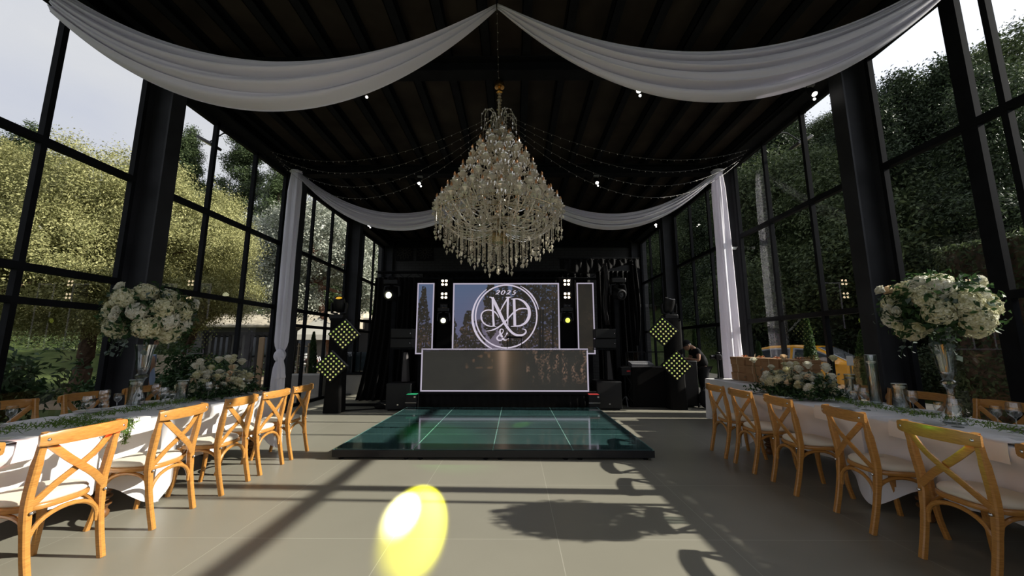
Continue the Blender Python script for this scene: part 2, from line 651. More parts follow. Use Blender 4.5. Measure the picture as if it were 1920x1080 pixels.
cl = MB().bb(XL - 0.35, XR + 0.35, YF, YB + 0.2, ZC, ZC + 0.18).build('ceiling', M_CEIL, smooth=False)
struct(cl, 'dark panelled flat ceiling between black steel purlins', 'ceiling')
npur = 18
for i in range(npur):
    x = XL + 0.30 + (XR - XL - 0.60) * i / (npur - 1)
    m = MB()
    m.bb(x - 0.06, x + 0.06, YF, YB, ZC - 0.17, ZC - 0.155)
    m.bb(x - 0.06, x - 0.048, YF, YB, ZC - 0.17, ZC - 0.002)
    m.bb(x - 0.06, x + 0.06, YF, YB, ZC - 0.016, ZC - 0.002)
    m.build('purlin', M_STEEL, cl, smooth=False)

wb = MB().bb(XL - 0.25, XR + 0.25, YB, YB + 0.2, 0, ZC).build('wall_back', M_BRICK, smooth=False)
struct(wb, 'black painted brick back wall behind the stage', 'wall')
wf = MB()
wf.bb(XL - 0.25, XR + 0.25, YF - 0.06, YF, 0, 0.08).bb(XL - 0.25, XR + 0.25, YF - 0.06, YF, ZE, ZC).bb(XL - 0.25, XR + 0.25, YF - 0.05, YF, 2.2, 2.28)
for k in range(10):
    x = XL + (XR - XL) * k / 9
    wf.bb(x - 0.03, x + 0.03, YF - 0.05, YF, 0.08, ZE)
wf = wf.build('wall_front', M_STEEL, smooth=False)
struct(wf, 'black framed glass end wall behind the viewer', 'wall')
MB().add([(XL, YF - 0.03, 0.08), (XR, YF - 0.03, 0.08), (XR, YF - 0.03, ZE), (XL, YF - 0.03, ZE)], [(0, 1, 2, 3)]).build('pane', M_GLASS, wf, smooth=False)

trim_n = 0


def trim(mb, label, m=None, **k):
    global trim_n
    trim_n += 1
    o = mb.build('trim_%d' % trim_n, m or M_STEEL, smooth=False, **k)
    struct(o, label, 'beam')
    return o


# H-section columns and portal beams
order = ['second behind the viewer', 'just behind the viewer', 'nearest in view', 'beside the far vertical drape', 'third along the glass', 'at the back wall']
for i, y in enumerate(COLY):
    for sx, X in ((-1, XL), (1, XR)):
        m = MB()
        xi = X - sx * 0.36
        fw = 0.22
        m.box((X - sx * 0.012, y, ZC / 2), (0.024, fw, ZC))
        m.box((xi, y, ZC / 2), (0.024, fw, ZC))
        m.box(((X + xi) / 2, y, ZC / 2), (0.36, 0.014, ZC))
        m.box(((X + xi) / 2, y, 0.012), (0.44, 0.30, 0.024))
        trim(m, 'black steel column on the %s glass wall, %s' % ('left' if sx < 0 else 'right', order[i]), M_COLUMN)
    m = MB()
    m.bb(XL + 0.37, XR - 0.37, y - 0.11, y + 0.11, ZE, ZE + 0.022)
    m.bb(XL + 0.37, XR - 0.37, y - 0.11, y + 0.11, ZC - 0.195, ZC - 0.175)
    m.bb(XL + 0.37, XR - 0.37, y - 0.008, y + 0.008, ZE + 0.022, ZC - 0.195)
    trim(m, 'black steel roof beam spanning the hall, %s' % order[i])
# eave beams along both walls
for sx, X in ((-1, XL), (1, XR)):
    m = MB()
    m.bb(min(X - sx * 0.30, X + sx * 0.02), max(X - sx * 0.30, X + sx * 0.02), YF, YB, ZW[sx] + 0.01, ZW[sx] + 0.05)
    m.bb(X - 0.03, X + 0.03, YF, YB, ZW[sx] + 0.05, ZC)
    trim(m, 'black steel eave beam above the %s glass wall' % ('left' if sx < 0 else 'right'))

# glass bays
wn = 0
for i in range(len(COLY) - 1):
    y0, y1 = COLY[i] + 0.11, COLY[i + 1] - 0.11
    for side, X in ((-1, XL), (1, XR)):
        wn += 1
        root = bpy.data.objects.new('window_%d' % wn, None)
        COL.objects.link(root)
        nm = 'left' if side < 0 else 'right'
        ZG = ZW[side]
        struct(root, 'tall black framed glass bay of the %s wall, %s' % (nm, ['behind the viewer', 'beside the viewer', 'between the first two columns', 'behind the far drape', 'last before the back wall'][i]), 'window')
        f = MB()
        th = 0.055
        f.bb(X - 0.035, X + 0.035, y0, y1, 0.0, 0.07)
        f.bb(X - 0.035, X + 0.035, y0, y1, ZG - 0.07, ZG + 0.02)
        f.bb(X - 0.035, X + 0.035, y0, y0 + 0.05, 0, ZG)
        f.bb(X - 0.035, X + 0.035, y1 - 0.05, y1, 0, ZG)
        ms = [y0 + (y1 - y0) * k / 3 for k in (1, 2)]
        if side > 0 and i == 1:
            ms[0] = 3.56
        zs = (2.22, 3.61) if side < 0 else (1.90, 3.745)
        if side < 0:
            low0 = 0.0 if i != 2 else zs[0]
        for q, yy in enumerate(ms):
            zb = 0.0
            if side < 0 and i == 2 and q == 0:
                zb = zs[0]
            tw = 0.15 if (side > 0 and i == 1 and q == 1) else th          # a doubled post in the near right bay
            f.bb(X - 0.035, X + 0.035, yy - tw / 2, yy + tw / 2, zb, ZG)
        for z in zs:
            f.bb(X - 0.04, X + 0.04, y0, y1, z - 0.04, z + 0.04)
        if side < 0 and i in (1, 3, 4):
            f.bb(X - 0.04, X + 0.04, y0, y1, 1.83, 1.90)
        f.build('window_frame', M_STEEL, root, smooth=False)
        gm = MB().add([(X, y0 + 0.01, 0.03), (X, y1 - 0.01, 0.03), (X, y1 - 0.01, ZG), (X, y0 + 0.01, ZG)], [(0, 1, 2, 3)])
        gm.build('pane', M_GLASS, root, smooth=False)

# back door and service details
d1 = bpy.data.objects.new('door_1', None)
COL.objects.link(d1)
struct(d1, 'black door in the back wall beside the right glass', 'door')
MB().bb(3.92, 4.50, YB - 0.05, YB - 0.005, 0.0, 2.5).build('door_leaf', M_BLACK, d1, smooth=False)
fm = MB()
fm.bb(3.84, 3.92, YB - 0.08, YB - 0.005, 0, 2.58).bb(4.50, 4.58, YB - 0.08, YB - 0.005, 0, 2.58).bb(3.84, 4.58, YB - 0.08, YB - 0.005, 2.5, 2.58)
fm.build('door_frame', M_STEEL, d1, smooth=False)
MB().tube([(4.0, YB - 0.10, 1.05), (4.12, YB - 0.10, 1.05)], 0.011).build('door_handle', M_SCREW, d1)

# ================================================================== exterior ground and hillside


def hgt(x, y):
    def ss(a, b, t):
        t = min(1, max(0, (t - a) / (b - a)))
        return t * t * (3 - 2 * t)
    h = -0.14
    h += max(0.0, x - 13.0) * 0.52 * ss(4, 11, y - 0.25 * (x - 13))
    h += max(0.0, y - 25.0) * 0.30
    h += max(0.0, -x - 16.0) * 0.22 * ss(14, 26, y)
    return h


xs = np.linspace(-70, 70, 71)
ys = np.linspace(-30, 90, 61)
g = MB()
vv = []
for y in ys:
    for x in xs:
        z = hgt(x, y)
        if z > -0.1:
            z += 0.35 * math.sin(x * 1.3 + y * 0.7) * math.sin(y * 0.9 - x * 0.4)
        vv.append((x, y, z))
ff = []
nx = len(xs)
for j in range(len(ys) - 1):
    for i in range(nx - 1):
        a = j * nx + i
        ff.append((a, a + 1, a + nx + 1, a + nx))
g.add(vv, ff)
M_GRASS = mat('grassy_hill', (0.030, 0.048, 0.013), 0.95, 0, 0.1, 0, 1.2, 0.5, 6, col2=(0.075, 0.095, 0.030))
hill = g.build('hillside', M_GRASS, angle=0)
struct(hill, 'grassy ground rising into a wooded hillside around the hall', 'hill')
pv = MB().bb(XR + 0.2, XR + 5.6, -8, 24, -0.135, -0.06).build('path', M_CONC, smooth=False)
struct(pv, 'pale concrete apron outside the right glass wall', 'path')
M_SAND = mat('sandy_yard', (0.30, 0.235, 0.165), 0.95, 0, 0.1, 0.2, 1.5)
pv2 = MB().bb(XL - 7.5, XL - 0.2, 9.5, 30, -0.135, -0.08).build('yard', M_SAND, smooth=False)
struct(pv2, 'sandy yard outside the left glass wall', 'yard')

# ================================================================== vegetation builders
RNG = np.random.default_rng(11)


def leaf_cloud_mesh(name, centers, size, m, up_bias=0.5, aspect=0.5, rng=RNG, jitter=0.35, outward=None):
    """One leaf (a folded four-point blade) at every centre."""
    n = len(centers)
    c = np.asarray(centers, dtype=np.float64)
    nrm = rng.normal(size=(n, 3))
    nrm[:, 2] += up_bias * 1.5
    if outward is not None:
        nrm += outward * 1.2
    nrm /= np.linalg.norm(nrm, axis=1)[:, None] + 1e-9
    a = np.cross(nrm, rng.normal(size=(n, 3)))
    a /= np.linalg.norm(a, axis=1)[:, None] + 1e-9
    b = np.cross(nrm, a)
    L = size * (1 - jitter + 2 * jitter * rng.random(n))[:, None]
    p0 = c - a * L * 0.5
    p2 = c + a * L * 0.5
    p1 = c + b * L * aspect * 0.5 + nrm * L * 0.12
    p3 = c - b * L * aspect * 0.5 + nrm * L * 0.12
    v = np.stack([p0, p1, p2, p3], axis=1).reshape(-1, 3)
    me = bpy.data.meshes.new(name)
    me.vertices.add(4 * n)
    me.loops.add(4 * n)
    me.polygons.add(n)
    me.vertices.foreach_set('co', v.astype(np.float32).ravel())
    me.loops.foreach_set('vertex_index', np.arange(4 * n, dtype=np.int32))
    me.polygons.foreach_set('loop_start', np.arange(0, 4 * n, 4, dtype=np.int32))
    me.polygons.foreach_set('loop_total', np.full(n, 4, dtype=np.int32))
    me.materials.append(m)
    me.update(calc_edges=True)
    return me


def blob_points(blobs, n_clump, per, spread, rng=RNG, shell=0.62):
    """Leaf centres gathered in clumps on the outer shells of some ellipsoids."""
    vol = np.array([b[3] * b[4] * b[5] for b in blobs]) ** 0.67
    pick = rng.choice(len(blobs), size=n_clump, p=vol / vol.sum())
    B = np.array(blobs, dtype=float)
    d = rng.normal(size=(n_clump, 3))
    d /= np.linalg.norm(d, axis=1)[:, None]
    r = shell + (1 - shell) * rng.random(n_clump) ** 0.6
    cc = B[pick, :3] + d * r[:, None] * B[pick, 3:6]
    pts = np.repeat(cc, per, axis=0) + rng.normal(size=(n_clump * per, 3)) * spread
    out = np.repeat(d, per, axis=0)
    return pts, out


def tree(name, label, base, blobs, trunk, m_leaf, m_bark, n_clump, per, spread, size, group=None, rz=0, limbs=True, shell=0.62, seed=1, aspect=0.5):
    rng = np.random.default_rng(seed)
    t = thing(name, label, 'tree', base, rz, group)
    pts, out = blob_points(blobs, n_clump, per, spread, rng, shell)
    me = leaf_cloud_mesh('crown', pts, size, m_leaf, 0.4, aspect, rng, outward=out)
    inst('crown', me, t)
    tb = MB()
    tb.tube(catmull(trunk[0], 4), [trunk[1] * (1 - 0.6 * k / (4 * (len(trunk[0]) - 1))) for k in range(4 * (len(trunk[0]) - 1) + 1)], 9)
    if limbs:
        p_top = Vector(trunk[0][-1])
        p_mid = Vector(trunk[0][len(trunk[0]) // 2])
        for bl in blobs:
            e = Vector(bl[:3])
            s0 = p_mid.lerp(p_top, 0.3 + 0.6 * rng.random())
            mid = s0.lerp(e, 0.5) + Vector((0, 0, 0.25 * (e - s0).length * (rng.random() - 0.3)))
            pp = catmull([s0, mid, e], 4)
            tb.tube(pp, [trunk[1] * 0.45 * (1 - 0.75 * k / (len(pp) - 1)) for k in range(len(pp))], 6)
            for q in range(3):
                dd = Vector(rng.normal(size=3)) * 0.5 * bl[3]
                tb.tube([mid.lerp(e, 0.4 + 0.2 * q), e + dd], [trunk[1] * 0.18, trunk[1] * 0.04], 5)
    tb.build('trunk', m_bark, t)
    return t


# big yellow-green trees outside the left glass
tree('broadleaf_tree', 'broad sunlit yellow-green tree, the largest outside the left glass', (-12.6, 11.2, -0.14),
     [(0, 0, 5.2, 3.0, 3.0, 2.2), (-1.8, 0.6, 4.0, 2.6, 2.6, 2.0), (1.9, 0.2, 4.3, 2.3, 2.3, 1.9), (0.5, -1.2, 3.6, 2.4, 2.2, 1.7), (1.0, 1.5, 5.6, 2.0, 2.2, 1.6), (-2.6, -1.6, 5.6, 2.3, 2.4, 1.8)],
     ([(0, 0, 0), (0.15, 0, 1.2), (0.0, 0.1, 2.6), (0.1, 0, 4.2)], 0.24), M_YTREE, M_BARK, 1000, 560, 0.20, 0.060, seed=2)
tree('broadleaf_tree', 'smaller rounded yellow-green tree leaning toward the silver tree', (-11.7, 13.8, -0.14),
     [(-0.3, 0, 5.2, 1.3, 1.5, 1.5), (0.6, 0.2, 3.6, 1.25, 1.5, 1.3), (-1.2, 0.3, 4.3, 1.4, 1.5, 1.5), (0.2, -0.6, 3.0, 1.3, 1.2, 0.9)],
     ([(0, 0, 0), (-0.1, 0, 1.0), (0.1, 0.1, 2.2), (0, 0, 3.4)], 0.16), M_YTREE, M_BARK, 420, 480, 0.17, 0.058, seed=3)
# silver-leaved eucalyptus
tree('eucalyptus_tree', 'silver-leaved tree with reddish trunk behind the far left glass', (-9.6, 19.2, -0.14),
     [(-0.4, 0, 6.6, 2.2, 2.0, 1.9), (-2.6, 0.3, 5.0, 1.9, 1.8, 1.5), (1.3, 0.3, 6.0, 1.4, 1.6, 1.5), (-1.5, -0.5, 3.9, 1.4, 1.4, 0.9), (-3.6, 0.2, 6.6, 1.6, 1.6, 1.5), (1.6, 0.5, 4.2, 0.9, 0.9, 0.8), (-1.6, 0.6, 8.0, 1.7, 1.6, 1.2)],
     ([(0.5, 0, 0), (0.4, 0, 1.6), (-0.1, 0, 3.2), (-0.4, 0, 5.6)], 0.24), M_SILVER, M_BARKR, 700, 120, 0.22, 0.12, seed=4, shell=0.5)


def pine_blobs(h, r, rng, lo=0.25, n=22, flat=1.0):
    bl = []
    for k in range(n):
        q = k / (n - 1)
        z = h * (lo + (1 - lo) * q)
        rr = r * (1 - q) ** 0.75 * (0.6 + 0.55 * rng.random())
        th = k * 2.4 + rng.random()
        bl.append((rr * 0.6 * math.cos(th), rr * 0.6 * math.sin(th), z, rr * 0.55 + 0.35, rr * 0.55 + 0.35, (0.55 + 0.35 * rng.random()) * flat))
    return bl


rng0 = np.random.default_rng(21)
pines = [(-28.4, 31.0, 15.3, 2.3, 'tall dark pine rising into the sky just beyond the nearest left column'),
         (-23.6, 31.5, 18.5, 3.4, 'tallest dark pine outside, seen under the left eave floodlight'),
         (-19.6, 31.0, 16.0, 3.8, 'mid-green pine standing between the tallest pine and the left vertical drape'),
         (-31.5, 29.0, 11.0, 4.0, 'rounded grey-green pine half hidden behind the big yellow-green tree'),
         (-37.0, 27.0, 12.5, 4.5, 'pine at the outer left edge behind the big yellow-green tree'),
         (-24.0, 26.0, 11.0, 3.6, 'short dark pine in front of the tallest pine'),
         (-17.5, 27.0, 12.5, 3.8, 'dark pine directly behind the silver-leaved tree'),
         (-13.6, 31.0, 14.0, 3.6, 'slim dark pine behind the far end of the left glass wall')]
for k, (x, y, h, r, lab) in enumerate(pines):
    tree('pine_tree', lab, (x, y, hgt(x, y)), pine_blobs(h, r, rng0, 0.15, 26, 0.6), ([(0, 0, 0), (0.1, 0, h * 0.4), (0, 0, h * 0.95)], 0.28),
         M_PINE, M_BARK, 560, 150, 0.24, 0.19, 'pines beyond the left glass', seed=30 + k, limbs=False, aspect=0.32)

# forest on the right hillside: four kinds of tree, copied
proto = []
for k in range(4):
    rng = np.random.default_rng(60 + k)
    h = [11.0, 9.0, 12.5, 8.0][k]
    if k % 2 == 0:
        bl = pine_blobs(h, [2.6, 0, 3.0, 0][k], rng, 0.10, 22)
    else:
        bl = [(rng.normal() * 1.1, rng.normal() * 1.1, h * (0.3 + 0.6 * rng.random()), 1.9, 1.9, 1.5) for _ in range(9)]
    pts, out = blob_points(bl, 620, 150, 0.27, rng, 0.55)
    me = leaf_cloud_mesh('crown', pts, 0.145, [M_FOREST, M_FOREST2][k % 2], 0.4, 0.42, rng, outward=out)
    tb = MB().tube([(0, 0, -0.5), (0.1, 0, h * 0.45), (0, 0, h * 0.9)], [0.22, 0.16, 0.05], 7)
    proto.append((me, tb.mesh('trunk', M_BARK), h))
FL = ['dark pine standing among the trees of the shaded right-hand hillside', 'rounded leafy tree standing among the trees of the shaded right-hand hillside']
rng = np.random.default_rng(77)
spots = []
for row, (dx, n) in enumerate(((14.2, 9), (17.2, 10), (20.6, 11), (24.5, 11), (29.5, 11), (35, 11))):
    for k in range(n):
        ang = 0.36 + (1.40 - 0.36) * (k + 0.5 * (row % 2)) / n     # X over Y
        x = dx + rng.normal() * 0.7
        y = x / ang + rng.normal() * 0.8
        if y < 0.66 * x + 0.3 or y > 70:
            continue
        spots.append((x, y))
for k, (x, y) in enumerate(spots):
    q = int(rng.integers(0, 4))
    me, tm, h = proto[q]
    sc = 0.85 + 0.35 * rng.random()
    if x / y > 0.78:                                            # the tree line falls away to the right
        sc = min(sc, (1.4 + (0.74 + 0.10 * rng.random()) * y - hgt(x, y)) / (h * 1.06))
        if sc < 0.3:
            continue
    t = thing('forest_tree', FL[q % 2], 'tree', (x, y, hgt(x, y) - 0.2), rng.random() * 6.28, 'trees of the right hillside, ' + ('pines' if q % 2 == 0 else 'leafy'))
    inst('crown', me, t, sc=sc)
    inst('trunk', tm, t, sc=sc)
# undergrowth on that slope
pts = []
for k in range(5200):
    x = 12.6 + 22 * rng.random() ** 1.3
    y = x / (0.34 + 1.1 * rng.random())
    pts.append((x, y, hgt(x, y) + 0.45 * rng.random()))
P0 = np.repeat(np.array(pts), 24, axis=0) + rng.normal(size=(len(pts) * 24, 3)) * 0.3
ug = inst('undergrowth', leaf_cloud_mesh('undergrowth', P0, 0.14, M_FOREST2, 0.5, 0.4, rng))
tag(ug, 'dark undergrowth covering the hillside under the right-hand trees', 'undergrowth', None, 'stuff')
pts = []
for k in range(5000):
    x = -7 - 26 * rng.random()
    y = 21 + 16 * rng.random()
    pts.append((x, y, hgt(x, y) + 0.3 * rng.random()))
P0 = np.repeat(np.array(pts), 8, axis=0) + rng.normal(size=(len(pts) * 8, 3)) * 0.3
ug = inst('hill_grass', leaf_cloud_mesh('hill_grass', P0, 0.24, M_FOREST2, 0.5, 0.3, rng))
tag(ug, 'rough green grass on the slope behind the silver-leaved tree', 'grass', None, 'stuff')


def cypress(label, x, y, z0, h, r, seed, pot=None):
    rng = np.random.default_rng(seed)
    t = thing('cypress', label, 'cypress', (x, y, z0))
    n = 5200
    q = rng.random(n) ** 0.8
    rad = r * np.minimum(1, 5 * q + 0.3) * (1 - q) ** 0.8 * (0.75 + 0.3 * rng.random(n))
    th = rng.random(n) * 2 * PI
    pts = np.stack([rad * np.cos(th), rad * np.sin(th), 0.12 + q * (h - 0.12)], 1)
    out = np.stack([np.cos(th), np.sin(th), 0.8 + 0 * th], 1)
    inst('foliage', leaf_cloud_mesh('foliage', pts, 0.085, M_CYP, 0.3, 0.35, rng, outward=out), t)
    MB().tube([(0, 0, 0), (0, 0, h * 0.6)], [0.03, 0.012], 6).build('trunk', M_BARK, t)
    return t


cypress('narrow young conifer in front of the yellow car, between two mullions', 6.55, 8.7, -0.06, 2.05, 0.22, 1)
cypress('full conical conifer wrapped at its base with burlap beside a wooden stake', 6.55, 7.35, 0.35, 1.32, 0.27, 2)
cypress('small conifer outside just right of the right vertical drape', 6.35, 10.2, -0.06, 1.55, 0.2, 3)
cypress('tall thin conifer outside behind the bending person', 5.95, 11.3, -0.06, 2.0, 0.16, 4)
cypress('thin conifer outside above the bending person, nearest the light tower', 5.95, 12.9, -0.06, 2.05, 0.16, 5)
cypress('dark potted conifer outside the left glass near the parked motorbike', -6.8, 13.0, 0.25, 1.6, 0.20, 6)
pb = MB().lathe([(0.16, 0), (0.24, 0.06), (0.25, 0.40), (0.20, 0.44)], 14).build('burlap_wrap', mat('burlap', (0.33, 0.25, 0.13), 0.95, 0, 0.1, 0.25, 30, 0.5, 80), loc=(6.55, 7.35, -0.06))
tag(pb, 'straw-coloured burlap root wrap under the full conical conifer', 'plant pot')
pb = MB().lathe([(0.14, 0), (0.17, 0.33), (0.15, 0.33)], 14).build('plant_pot', mat('grey_pot', (0.12, 0.12, 0.12), 0.7), loc=(-6.8, 13.0, -0.08))
tag(pb, 'grey pot of the conifer outside the left glass', 'plant pot')
st = MB().sweep([(0, 0, 0), (0.02, 0, 0.9), (0.0, 0, 1.55)], 0.05, 0.05, n=8, square=0.6).build('wooden_stake', mat('pale_stake', (0.36, 0.27, 0.15), 0.9, 0, 0.1, 0.2, 12), loc=(6.6, 7.05, -0.06))
tag(st, 'pale wooden stake outside beside the conical conifer', 'stake')
# leafy screen along the apron, added by guess to shade the near right floor
rng = np.random.default_rng(133)
t = thing('shade_hedge', 'tall leafy screen added to block the sun outside the near right glass, at the right edge', 'shade_hedge', (7.0, 0, -0.10))
hx, h0, h1, hz = 0.34, -7.5, 6.05, 3.02
MB().bb(-hx + 0.10, hx - 0.10, h0 + 0.10, h1 - 0.10, 0, hz - 0.06).build('shade_core', M_BARK, t, smooth=False)  # solid box behind the leaves, added so no sun gets through
n = 60000
u, v, w = rng.random(n), rng.random(n), rng.random(n)
P = np.zeros((n, 3))
O = np.zeros((n, 3))
q = rng.random(n)
a = q < 0.42
b_ = (q >= 0.42) & (q < 0.80)
c_ = (q >= 0.80) & (q < 0.93)
d_ = q >= 0.93
P[a] = np.stack([-hx + 0.10 * w[a], h0 + (h1 - h0) * u[a], hz * v[a]], 1)
O[a] = (-1, 0, 0)
P[b_] = np.stack([hx - 0.10 * w[b_], h0 + (h1 - h0) * u[b_], hz * v[b_]], 1)
O[b_] = (1, 0, 0)
P[c_] = np.stack([-hx + 2 * hx * v[c_], h0 + (h1 - h0) * u[c_], hz - 0.08 * w[c_]], 1)
O[c_] = (0, 0, 1)
P[d_] = np.stack([-hx + 2 * hx * v[d_], h1 - 0.10 * w[d_], hz * u[d_]], 1)
O[d_] = (0, 1, 0)
inst('foliage', leaf_cloud_mesh('foliage', P, 0.075, M_FOREST2, 0.3, 0.45, rng, outward=O), t)
# shrubs at the foot of the left glass
for k, (x, y, h, r, lab) in enumerate(((-6.15, 7.2, 1.55, 0.55, 'leafy dark shrub outside the left glass behind the low white flowers'),
                                       (-6.3, 8.3, 1.25, 0.6, 'low spreading shrub outside, next to the dark fence'),
                                       (-7.4, 7.8, 1.2, 0.5, 'dark shrub outside in front of the stone wall'),
                                       (-6.6, 4.4, 1.5, 0.7, 'bushy green shrub outside at the left edge, beyond the nearest column'),
                                       (-7.2, 3.6, 1.6, 0.8, 'green shrub outside at the far left beside the hall'))):
    rng = np.random.default_rng(90 + k)
    t = thing('shrub', lab, 'shrub', (x, y, -0.14))
    bl = [(rng.normal() * r * 0.5, rng.normal() * r * 0.5, h * (0.35 + 0.4 * rng.random()), r * 0.6, r * 0.6, h * 0.25) for _ in range(6)]
    pts, out = blob_points(bl, 110, 34, 0.10, rng, 0.4)
    inst('foliage', leaf_cloud_mesh('foliage', pts, 0.11, M_GREEN, 0.5, 0.35, rng, outward=out), t)
    tb = MB()
    for q in range(6):
        tb.tube([(0.04 * q - 0.1, 0, 0), tuple(bl[q][:3])], [0.018, 0.008], 5)
    tb.build('stem', M_BARK, t)

# ================================================================== exterior things
def house():
    t = thing('house', 'house with pale tiled roof behind the trees on the left', 'house', (-13.0, 22.0, -0.14))
    m = MB().bb(-5.5, 3.0, 0, 5, 0, 2.7)
    m.build('wall', mat('house_wall', (0.10, 0.095, 0.09), 0.9), t, smooth=False)
    r = MB()
    r.add([(-6.2, -0.8, 2.65), (3.6, -0.8, 2.65), (3.6, 2.5, 3.7), (-6.2, 2.5, 3.7), (3.6, 5.8, 2.65), (-6.2, 5.8, 2.65),
           (-6.2, -0.8, 2.55), (3.6, -0.8, 2.55), (3.6, 5.8, 2.55), (-6.2, 5.8, 2.55)],
          [(0, 1, 2, 3), (3, 2, 4, 5), (6, 7, 1, 0), (8, 9, 5, 4), (7, 8, 4, 2, 1), (9, 6, 0, 3, 5), (6, 9, 8, 7)])
    r.build('roof', mat('pale_roof_tile', (0.44, 0.39, 0.30), 0.85, 0, 0.2, 0.25, 3, 0.4, 12), t, smooth=False)
    for k, x in enumerate((-4.2, -2.0, 0.6)):
        f = MB().bb(x, x + 1.0, -0.05, 0.02, 0.9, 2.1).build('window', MATS['black_steel'], t, smooth=False)
        MB().bb(x + 0.08, x + 0.92, -0.06, -0.052, 0.98, 2.02).build('pane', mat('dark_pane', (0.02, 0.025, 0.03), 0.1), f, smooth=False)


house()


def fence():
    t = thing('fence', 'dark slatted fence outside the left glass', 'fence', (-8.6, 12.4, -0.14))
    m = MB()
    for k in range(16):
        m.bb(-1.35 + k * 0.18, -1.27 + k * 0.18, -0.015, 0.015, 0.1, 1.9)
    mf = mat('dark_stained_timber', (0.035, 0.033, 0.032), 0.7, 0, 0.3, 0.3, 9)
    m.build('slat_panel', mf, t, smooth=False)
    MB().bb(-1.4, 1.5, -0.04, 0.04, 1.88, 1.97).build('top_rail', mf, t, smooth=False)
    MB().bb(-1.4, 1.5, -0.03, 0.03, 0.15, 0.22).build('bottom_rail', mf, t, smooth=False)
    for x in (-1.4, 0.05, 1.5):
        MB().bb(x - 0.05, x + 0.05, -0.05, 0.05, 0, 2.02).build('post', mf, t, smooth=False)


fence()
pl = MB().bb(-0.09, 0.09, -0.03, 0.03, 0, 1.75).build('paddle_board', mat('tan_board', (0.30, 0.20, 0.11), 0.6), loc=(-7.62, 11.6, -0.10), bevel=0.03)
tag(pl, 'upright tan timber plank leaning by the dark fence outside', 'plank')
sw = MB().bb(-0.75, 0.75, -0.15, 0.15, 0, 1.32).build('stone_wall', mat('rough_stone', (0.30, 0.25, 0.18), 0.95, 0, 0.2, 0.4, 6, 0.8, 14), loc=(-8.1, 9.2, -0.14), smooth=False)
tag(sw, 'low rough stone wall outside beside the man in the blue shirt', 'wall')


def tent():
    t = thing('canopy_tent', 'white peaked canopy tent out in the yard on the left', 'tent', (-9.75, 19.2, -0.29), 0.45)
    mw = cloth_mat('tent_canvas', (0.36, 0.35, 0.31), 0.1)
    m = MB()
    m.add([(-1.1, -1.1, 2.2), (1.1, -1.1, 2.2), (1.1, 1.1, 2.2), (-1.1, 1.1, 2.2), (0, 0, 3.15), (-1.1, -1.1, 1.96), (1.1, -1.1, 1.96), (1.1, 1.1, 1.96), (-1.1, 1.1, 1.96)],
          [(0, 1, 4), (1, 2, 4), (2, 3, 4), (3, 0, 4), (5, 6, 1, 0), (6, 7, 2, 1), (7, 8, 3, 2), (8, 5, 0, 3)])
    m.build('canopy', mw, t, smooth=False, solid=0.01)
    for sx in (-1, 1):
        for sy in (-1, 1):
            MB().tube([(1.06 * sx, 1.06 * sy, 0.2), (1.06 * sx, 1.06 * sy, 2.2)], 0.025).build('pole', MATS['black_steel'], t)


tent()


def rack():
    t = thing('wooden_rack', 'slim wooden ladder rack outside next to the knotted drape', 'rack', (-6.72, 12.3, -0.08))
    mw = mat('weathered_wood', (0.30, 0.24, 0.16), 0.85, 0, 0.2, 0.2, 9)
    for x in (-0.16, 0.16):
        MB().bb(x - 0.02, x + 0.02, -0.03, 0.03, 0, 1.55).build('upright', mw, t, smooth=False)
    for k in range(5):
        MB().bb(-0.16, 0.16, -0.10, 0.10, 0.25 + k * 0.3, 0.275 + k * 0.3).build('shelf', mw, t, smooth=False)


rack()


def lerp_pts(a, b, n):
    return [tuple(a[i] + (b[i] - a[i]) * k / n for i in range(3)) for k in range(n + 1)]


def loft(m, rings, cap=True):
    n = len(rings[0])
    k0 = len(m.v)
    for r in rings:
        m.v.extend([tuple(p) for p in r])
    for i in range(len(rings) - 1):
        for k in range(n):
            k2 = (k + 1) % n
            a = k0 + i * n
            m.f.append((a + k, a + k2, a + n + k2, a + n + k))
    if cap:
        m.f.append(tuple(k0 + k for k in range(n))[::-1])
        m.f.append(tuple(k0 + (len(rings) - 1) * n + k for k in range(n)))
    return m


